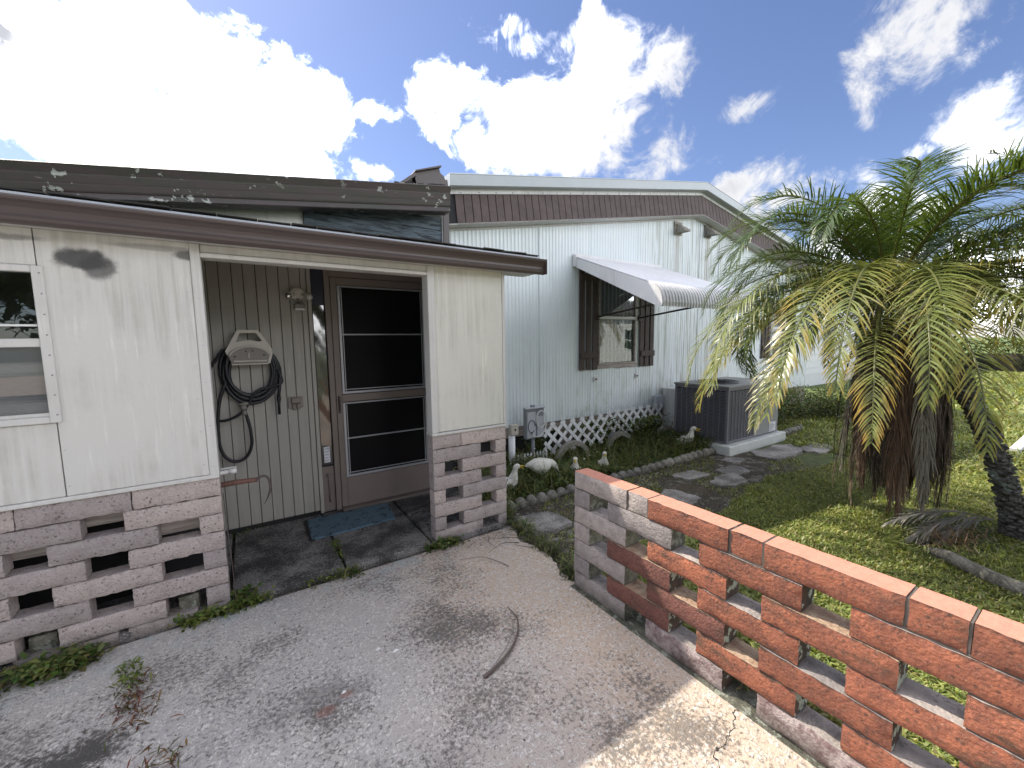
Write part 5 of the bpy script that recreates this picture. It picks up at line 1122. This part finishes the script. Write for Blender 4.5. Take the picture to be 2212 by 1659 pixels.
# ------------------------------------------------------------------ palms
def frond_mesh(az0, el0, L, droop, seed, leaf=.26, npair=46, base_c=(.035, .06, .018), tip_c=(.10, .12, .03), fold=.35, hang=.35, ang0=1.15, ang1=.55, wd=.011, bare=.16, curl=0.0, tipmix=.0, ltip=.55, keep=1.0, dead=False, pw=1.35):
    q = np.random.default_rng(seed); n = 26; s = np.linspace(0, 1, n); e = el0 - droop * s ** pw; a = az0 + curl * s ** 2
    d = np.stack([np.cos(a) * np.cos(e), np.sin(a) * np.cos(e), np.sin(e)], 1)
    P_ = np.concatenate([[np.zeros(3)], np.cumsum((d[1:] + d[:-1]) / 2 * L / (n - 1), 0)])
    t = np.linspace(bare, .99, npair); t = np.repeat(t, 2); t = np.clip(t + q.normal(0, .004, len(t)), bare * .9, 1); side = np.tile([1, -1], npair).astype(float)
    kp = q.random(len(t)) < keep; t, side = t[kp], side[kp]; m = len(t)
    idx = t * (n - 1); i = np.minimum(idx.astype(int), n - 2); f = (idx - i)[:, None]; B = P_[i] * (1 - f) + P_[i + 1] * f; T_ = d[i] * (1 - f) + d[i + 1] * f
    T_ /= np.linalg.norm(T_, axis=1)[:, None]
    H = np.stack([-np.sin(np.full(m, az0)), np.cos(np.full(m, az0)), np.zeros(m)], 1); S = H * side[:, None]; N = np.cross(T_, H); N *= np.sign(N[:, 2:3] + 1e-6) if not dead else 1
    prof = np.sin(np.clip((t - bare) / (1 - bare), 0, 1) ** .7 * PI * .93 + .22); ln = leaf * (.25 + .85 * np.clip(prof, 0, 1)) * q.uniform(.85, 1.1, m)
    an = ang0 + (ang1 - ang0) * t + q.normal(0, .09, m)
    D = S * np.sin(an)[:, None] + T_ * np.cos(an)[:, None] + N * (fold + q.normal(0, .12, m))[:, None]; D /= np.linalg.norm(D, axis=1)[:, None]
    W_ = np.cross(D, N); W_ /= np.linalg.norm(W_, axis=1)[:, None] + 1e-9; W_ *= (wd * q.uniform(.8, 1.2, m))[:, None] / 2
    g_ = np.array([0, 0, -1.0]); pts = [B]; cur = D.copy(); X = B.copy(); K = 4; hg = hang * q.uniform(.5, 1.5, m)
    for k in range(K):
        X = X + cur * (ln / K)[:, None]; pts.append(X.copy()); cur = cur + g_ * hg[:, None] * .6; cur /= np.linalg.norm(cur, axis=1)[:, None]
    ws = [.55, 1.0, .95, .62, .06]; V = np.stack([p_ + s_ * W_ * w for p_, w in zip(pts, ws) for s_ in (-1, 1)], 1).reshape(-1, 3)
    b_ = np.arange(m)[:, None] * 10; F = np.concatenate([b_ + np.array([[2 * k, 2 * k + 1, 2 * k + 3, 2 * k + 2]]) for k in range(K)])
    bc, tc = np.array(base_c), np.array(tip_c); age = np.clip(tipmix * (.4 + 1.2 * t), 0, 1)[:, None, None] * np.array([0, .12, .45, .9, 1])[None, :, None]
    age = np.clip(age * q.uniform(.3, 1.5, (m, 1, 1)), 0, 1)
    C = (bc * q.uniform(.75, 1.3, (m, 1)))[:, None, :] * (1 - age) + tc * age; C = np.repeat(C, 2, 1).reshape(-1, 3)
    # rachis: triangular rod
    rr = np.linspace(.011, .002, n) * (L / 1.4); Hh = np.stack([-np.sin(a), np.cos(a), 0 * a], 1); Nn = np.cross(d, Hh)
    R = np.stack([P_ + Hh * rr[:, None], P_ - Hh * rr[:, None], P_ + Nn * rr[:, None] * .7, P_ - Nn * rr[:, None] * .7], 1)[:, [0, 2, 1, 3]].reshape(-1, 3)
    o = len(V); FR = np.array([[o + i_ * 4 + k, o + i_ * 4 + (k + 1) % 4, o + (i_ + 1) * 4 + (k + 1) % 4, o + (i_ + 1) * 4 + k] for i_ in range(n - 1) for k in range(4)])
    rc = np.array([.16, .17, .055]) if not dead else bc * 1.1
    return np.concatenate([V, R]), np.concatenate([F, FR]), np.concatenate([C, np.tile(rc, (len(R), 1))])
def frond(root, off, name='frond', mat='palm_leaf', **k):
    V, F, C = frond_mesh(**k); return link(name, big_mesh(name, V, F, mat, C), root, off)
def trunk_mesh(P_, Rd, seed):
    q = random.Random(seed); sp = smooth(P_, 12); rr = np.interp(np.linspace(0, 1, len(sp)), np.linspace(0, 1, len(Rd)), Rd); m = MB(); m.tube(sp, [x * (1 + .05 * (i % 2)) for i, x in enumerate(rr)], 18)
    # old leaf-base stubs wind round the stem
    ln = len(sp)
    for i in range(int(ln * 7)):
        t = i / (ln * 7.0) * (ln - 1); k = int(t); p_ = sp[k].lerp(sp[min(k + 1, ln - 1)], t - k); w = i * 2.4 + q.uniform(-.2, .2); rad = rr[k]
        o = p_ + Vector((math.cos(w) * rad, math.sin(w) * rad, 0)); M_ = Matrix.Translation(o) @ Matrix.Rotation(w, 4, 'Z') @ Matrix.Rotation(-.5 + q.uniform(-.2, .2), 4, 'Y')
        m.cbox(-.012, .022 + q.uniform(0, .012), -.020, .020, -.010, .012, .004, M=M_, jit=.002)
    return m
CR = Vector((4.32, 1.14, 1.86))
pt = thing('palm_tree', 'leaning date palm with a thick skirt of brown dead fronds over the lawn', 'palm tree', (4.80, .40, -.03))
rt = Vector((4.80, .40, -.03))
o = obj('trunk', trunk_mesh([(4.82, .38, -.06), (4.77, .43, .2), (4.66, .58, .75), (4.58, .76, 1.2), (4.48, .96, 1.65), CR[:]], [.080, .058, .052, .053, .062, .070], 3), 'palm_trunk', pt); o.location = -rt
q_ = random.Random(11)
off = CR - rt
for i in range(46):      # living crown
    a_ = i * 2.39996 + q_.uniform(-.2, .2); u_ = (i % 23) / 22; el_ = 1.28 - 1.05 * u_ + q_.uniform(-.08, .08); 
    if abs((a_ - 3.45 + PI) % (2 * PI) - PI) < .50 and u_ > .22: continue
    dr_ = 2.25 + .15 * u_ + q_.uniform(-.25, .3)
    frond(pt, off + Vector((math.cos(a_), math.sin(a_), 0)) * .05 + Vector((0, 0, .04 - .05 * u_)), az0=a_, el0=el_, L=q_.uniform(1.45, 1.75), droop=dr_, pw=1.75, seed=i, leaf=.33, npair=84, wd=.0095, base_c=(.065, .105, .032), tip_c=(.24, .25, .06), tipmix=.12 * u_, hang=.42, fold=.30, curl=q_.uniform(-.35, .35))
# lower arching fronds, yellowing towards the tips; directions as they hang in the picture
for i, (a_, el_, L_, dr_, tm) in enumerate([(3.9, .20, 1.85, 1.65, .9), (3.55, .30, 1.75, 1.7, .8), (3.15, .35, 1.95, 1.75, .9), (2.75, .3, 1.80, 1.75, .7), (2.3, .25, 1.5, 1.9, .6), (4.25, .42, 1.85, 2.0, 1.0), (4.7, .45, 1.75, 1.75, .7), (5.1, .35, 1.55, 1.75, .6), (5.5, .3, 1.5, 1.6, .4), (5.9, .4, 1.5, 1.7, .5), (6.3, .3, 1.45, 1.8, .5), (.6, .25, 1.4, 1.8, .5), (1.4, .3, 1.4, 1.8, .6), (4.95, .1, 1.5, 1.5, 1.0), (3.35, -.10, 1.60, 1.25, 1.1), (2.9, -.1, 1.6, 1.30, 1.1), (3.75, .0, 1.65, 1.45, 1.0), (2.6, .1, 1.75, 1.55, .7), (2.45, .35, 1.75, 1.9, .5), (3.05, .1, 1.7, 1.5, .8), (3.3, .45, 1.9, 1.95, .6), (2.8, .5, 1.85, 2.0, .5), (2.2, -.05, 1.6, 1.3, .8), (3.6, .45, 1.7, 2.1, .5), (4.5, .75, 1.5, 2.0, .4), (5.3, .8, 1.55, 1.9, .3)]):
    frond(pt, off + Vector((math.cos(a_), math.sin(a_), 0)) * .07 + Vector((0, 0, -.05)), az0=a_, el0=el_, L=L_ * 1.06, droop=dr_, seed=100 + i, leaf=.29, npair=66, wd=.0095, base_c=(.17, .21, .06), tip_c=(.48, .31, .07) if i % 3 else (.62, .55, .38), tipmix=tm * (.25 if i % 3 == 1 else .55), hang=.45, fold=.22, curl=q_.uniform(-.2, .2))
for i in range(6):       # spear leaves
    frond(pt, off + Vector((0, 0, .02)), name='spear_leaf', az0=-.6 + i * .5, el0=1.52 - .05 * i, L=q_.uniform(.85, 1.08), droop=.3 + .15 * i, seed=160 + i, leaf=.22, npair=44, ang0=.35, ang1=.25, hang=.05, fold=.1, base_c=(.045, .075, .02))
for i in range(175):      # skirt of dead fronds hanging straight down
    a_ = i * 2.39996; rr_ = .05 + .17 * math.sqrt(q_.random()); top = -.08 - q_.uniform(0, .45); L_ = q_.uniform(.90, 1.38)
    if i % 5 == 0: L_ *= 1.12
    L_ = min(L_, off.z + top - .14); c_ = q_.choice([(.14, .10, .075), (.095, .065, .050), (.18, .14, .105), (.20, .18, .155), (.10, .058, .04), (.06, .045, .036), (.15, .135, .12)])
    frond(pt, off + Vector((math.cos(a_) * rr_ + .09 + .12 * max(0, -top), math.sin(a_) * rr_ * .9 - .06 - .12 * max(0, -top), top)), name='dead_frond', mat='dead_leaf', az0=a_, el0=-1.28 - q_.uniform(0, .2), L=L_, droop=.22 + .16 * q_.random(), seed=200 + i, leaf=.28, npair=38, base_c=c_, tip_c=tuple(x * 1.5 for x in c_), tipmix=.5, ang0=.42, ang1=.22, hang=1.2, fold=.0, wd=.0065, bare=.05, dead=True, curl=q_.uniform(-.5, .5))
for i, (x, y, z, tl) in enumerate(((-.10, -.17, -.02, .5), (.02, -.19, -.30, .15), (-.02, -.20, -.25, -.2), (.16, -.10, .12, -.6))):   # dry flower sheaths
    m = MB(); nn = 8; V = []
    for k in range(nn + 1):
        t = k / nn; w_ = .038 * math.sin(PI * min(1, t * .95 + .04)) ** .7
        for s_ in (-1, 0, 1): V.append((s_ * w_, -.012 * (1 - abs(s_)) * 1.0 + .05 * t * t, -.26 * t))
    m.add(V, [(k * 3 + j, k * 3 + j + 1, k * 3 + j + 4, k * 3 + j + 3) for k in range(nn) for j in range(2)], 0, True); m.v = [tuple(Matrix.Rotation(tl, 3, 'Y') @ Vector(v)) for v in m.v]
    link('flower_sheath', m.mesh('flower_sheath', 'old_lumber'), pt, off + Vector((x, y, z)))

def palm_copy(name, label, base, crown, n, L0, seed, low=8):
    base = Vector(base); crown = Vector(crown); root = thing(name, label, 'palm tree', base[:]); q = random.Random(seed)
    o = obj('trunk', trunk_mesh([base[:], base.lerp(crown, .5)[:], crown[:]], [.13, .11, .09], seed), 'palm_trunk', root); o.location = -base
    for i in range(n):
        a_ = i * 2.39996 + q.uniform(-.2, .2); u_ = i / n; off_ = crown - base + Vector((math.cos(a_), math.sin(a_), 0)) * .06
        old = i >= n - low
        frond(root, off_, az0=a_, el0=1.35 - 1.3 * u_, L=L0 * q.uniform(.9, 1.1), droop=1.3 + .6 * u_, seed=seed * 50 + i, leaf=.34, npair=50, base_c=(.035, .06, .022) if not old else (.10, .11, .03), tip_c=(.30, .19, .06), tipmix=.2 if not old else 1.1, hang=.5, fold=.2, wd=.013)
    return root
palm_copy('palm_tree', 'taller palm at the right edge with only its left fronds in the picture', (7.3, .1, -.05), (7.25, .22, 2.12), 40, 1.65, 5)
frondX = thing('palm_tree', 'palm whose brown-tipped frond reaches in at the top right edge', 'palm tree', (4.6, -1.15, -.05))
o = obj('trunk', trunk_mesh([(4.6, -1.15, -.05), (4.55, -1.1, 1.3), (4.45, -1.0, 2.48)], [.13, .11, .09], 8), 'palm_trunk', frondX); o.location = (-4.6, 1.15, .05)
for i in range(16):
    a_ = 2.05 + i * .39; frond(frondX, Vector((-.15, .15, 2.52)), az0=a_, el0=.75 - .5 * (i % 3) / 2, L=1.15 if i < 2 else 1.35, droop=1.5, seed=900 + i, leaf=.26, npair=40, base_c=(.09, .09, .04), tip_c=(.34, .24, .15), tipmix=.9, hang=.3)
# fallen dry frond by the palm foot
ff = thing('fallen_frond', 'dry grey palm frond lying arched on the grass by the leaning palm', 'palm frond', (4.85, .52, .05))
for i in range(3):
    V, F, C = frond_mesh(az0=2.72 + .07 * i, el0=.32 - .07 * i, L=1.02 - .05 * i, droop=.62 + .2 * i, seed=950 + i, leaf=.24, npair=40, base_c=(.24, .225, .205), tip_c=(.45, .42, .36), tipmix=.6, ang0=.22, ang1=.14, hang=.22, fold=0, wd=.008, dead=True)
    V[:, 2] = np.maximum(V[:, 2], -.062); link('frond_strand', big_mesh('frond_strand', V, F, 'dead_leaf', C), ff, Vector((0, .0, .0)))
lg = MB(); lg.tube(smooth([(3.99, .70, -.02), (3.93, .62, .0), (3.83, .48, .005), (3.76, .32, .005), (3.72, .10, .0), (3.74, -.2, -.005)]), list(np.linspace(.022, .042, 12)) + [.042] * 39, 12)
lg.v = [(x + rnd.uniform(-.002, .002), y + rnd.uniform(-.002, .002), z + rnd.uniform(-.002, .002)) for x, y, z in lg.v]
tag(obj('round_curb', lg, 'old_concrete'), 'curved grey concrete curb half sunk in the lawn by the palm', 'garden edging')
m = MB(); m.cbox(8.2, 9.6, .72, .82, -.04, .05, .008, M=None); tag(obj('lawn_curb', m, 'white_metal'), 'straight white curb strip across the lawn behind the leaning palm', 'garden edging')

# ------------------------------------------------------------------ neighbouring houses
def neighbour(label, cx, cy, w_, d_, h_, rot, wall_m='neighbour_white', roof_m='shingle', lap=True):
    root = thing('neighbour_house', label, 'house', (cx, cy, 0), rot)
    m = MB(); m.box(-w_ / 2, w_ / 2, -d_ / 2, d_ / 2, -.05, h_); m.prism([(-d_ / 2, h_), (d_ / 2, h_), (0, h_ + d_ * .17)], 'x', -w_ / 2 + .01, w_ / 2 - .01); obj('wall', m, wall_m, root)
    if lap:
        for side in (-1, 1):
            q = MB(); z = .35
            while z < h_ - .1: q.prism([(side * d_ / 2, z), (side * (d_ / 2 + .018), z), (side * (d_ / 2 + .004), z + .19), (side * d_ / 2, z + .19)], 'x', -w_ / 2, w_ / 2); z += .2
            o = obj('lap_siding', q, wall_m, root); o['kind'] = 'stuff'
            q = MB(); z = .35
            while z < h_ - .1: x = side * w_ / 2; q.prism([(x, z), (x + side * .018, z), (x + side * .004, z + .19), (x, z + .19)], 'y', -d_ / 2, d_ / 2); z += .2
            o = obj('lap_siding', q, wall_m, root); o['kind'] = 'stuff'
    r_ = MB(); e_ = .35; zt = h_ + d_ * .17
    for s_ in (-1, 1): r_.prism([(s_ * (d_ / 2 + e_), h_ - e_ * .34), (0, zt + .0), (0, zt + .09), (s_ * (d_ / 2 + e_), h_ - e_ * .34 + .09)], 'x', -w_ / 2 - .3, w_ / 2 + .3)
    obj('roof', r_, roof_m, root)
    for x in np.arange(-w_ / 2 + 1.6, w_ / 2 - 1, 2.7):
        for s_ in (-1, 1):
            f = MB(); y = s_ * (d_ / 2 + .03)
            for a in ((x, x + .05, .95, 2.05), (x + .85, x + .9, .95, 2.05), (x + .05, x + .85, .95, 1.0), (x + .05, x + .85, 2.0, 2.05), (x + .05, x + .85, 1.48, 1.52)): f.box(a[0], a[1], min(y, y - s_ * .06), max(y, y - s_ * .06), a[2], a[3])
            wo_ = obj('window', f, 'white_metal', root); q = MB(); q.box(x + .05, x + .85, y - .012, y - .006, 1.0, 2.0); obj('pane', q, 'glass', wo_)
    return root
neighbour('white lap-sided neighbouring house seen through the palm fronds', 21.0, 9.2, 14, 7.2, 2.75, .0)
neighbour('pale lap-sided house behind the photographer mirrored in the awning window', 19.0, -10.5, 17, 7, 2.9, .03, 'cream_trim')

# ------------------------------------------------------------------ background trees and hedges
def leafy(root, centres, k, size, pal, seed, name='crown'):
    q = np.random.default_rng(seed); P_ = []; 
    for (cx, cy, cz, r_) in centres:
        n = int(k * r_ * r_); d = q.normal(0, 1, (n, 3)); d /= np.linalg.norm(d, axis=1)[:, None]; rad = r_ * q.uniform(.55, 1.08, n) ** .5
        P_.append(np.array([cx, cy, cz]) + d * rad[:, None] * np.array([1, 1, .85]))
    P_ = np.concatenate(P_); n = len(P_); c = pal[q.choice(len(pal), n)] * q.uniform(.7, 1.3, (n, 1))
    V, F, C = leaves(P_, size * q.uniform(.6, 1.4, n), size * .55 * q.uniform(.6, 1.4, n), q.uniform(0, 6.28, n), q.uniform(-1, 1, n), c, q.uniform(0, .8, n))
    return link(name, big_mesh(name, V, F, 'grass_leaf', C), root)
TG = np.array([[.035, .06, .018], [.05, .08, .025], [.07, .10, .03], [.03, .05, .02]])
def tree(x, y, h_, r_, label, seed, name='shade_tree', k=420, group='trees far behind the lawn'):
    root = thing(name, label, 'tree', (x, y, -.05), 0, group); q = random.Random(seed)
    m = MB(); m.tube([(0, 0, 0), (q.uniform(-.1, .1), 0, h_ * .3), (q.uniform(-.3, .3), q.uniform(-.3, .3), h_ * .75)], [.05 * h_, .035 * h_, .012 * h_], 10)
    for i in range(6): a_ = i * 1.05; m.tube([(0, 0, h_ * .3), (math.cos(a_) * r_ * .5, math.sin(a_) * r_ * .5, h_ * .6)], [.02 * h_, .006 * h_], 6)
    obj('trunk', m, 'bark', root)
    cs = [(math.cos(a_) * r_ * .5 * q.uniform(.5, 1.1), math.sin(a_) * r_ * .5 * q.uniform(.5, 1.1), h_ * q.uniform(.5, .82), r_ * q.uniform(.35, .55)) for a_ in np.linspace(0, 6.28, 10)] + [(0, 0, h_ * .8, r_ * .5)]
    leafy(root, cs, k, .28, TG, seed); return root
pos = [(36, 8, 6, 4.2, 'round tree in the far yard, second from the right end'), (40, 1, 5.5, 4, 'wide tree in the far yard at the right end'), (33, -3, 5, 3.6, 'lower tree in the far yard outside the right edge'), (44, 14, 7, 4.5, 'tall tree behind the white neighbouring house'), (30, 20, 7, 4.5, 'tree beyond the back corner of the blue house')]
for i, (x, y, h_, r_, lb) in enumerate(pos): tree(x, y, h_, r_, lb, 40 + i)
tree(-5.5, -9.0, 6.5, 4.4, 'dark tree left behind the photographer, mirrored in the left window', 61, k=300, group='trees across the lane'); tree(-2, -12, 7, 4.5, 'large dark tree straight behind the photographer', 62, k=300, group='trees across the lane'); tree(5, -13, 5.5, 3.8, 'smaller dark tree behind the photographer next to the pale house', 63, k=300, group='trees across the lane')
hd = thing('hedge', 'clipped dark hedge closing off the far end of the lawn', 'hedge', (27, 1.5, 0))
q = MB(); q.box(-.2, .2, -9, 4, -.05, .7); obj('stems', q, 'bark', hd); leafy(hd, [(0, y, .7, .75) for y in np.arange(-9, 4.5, .6)], 500, .14, TG, 71, 'foliage')
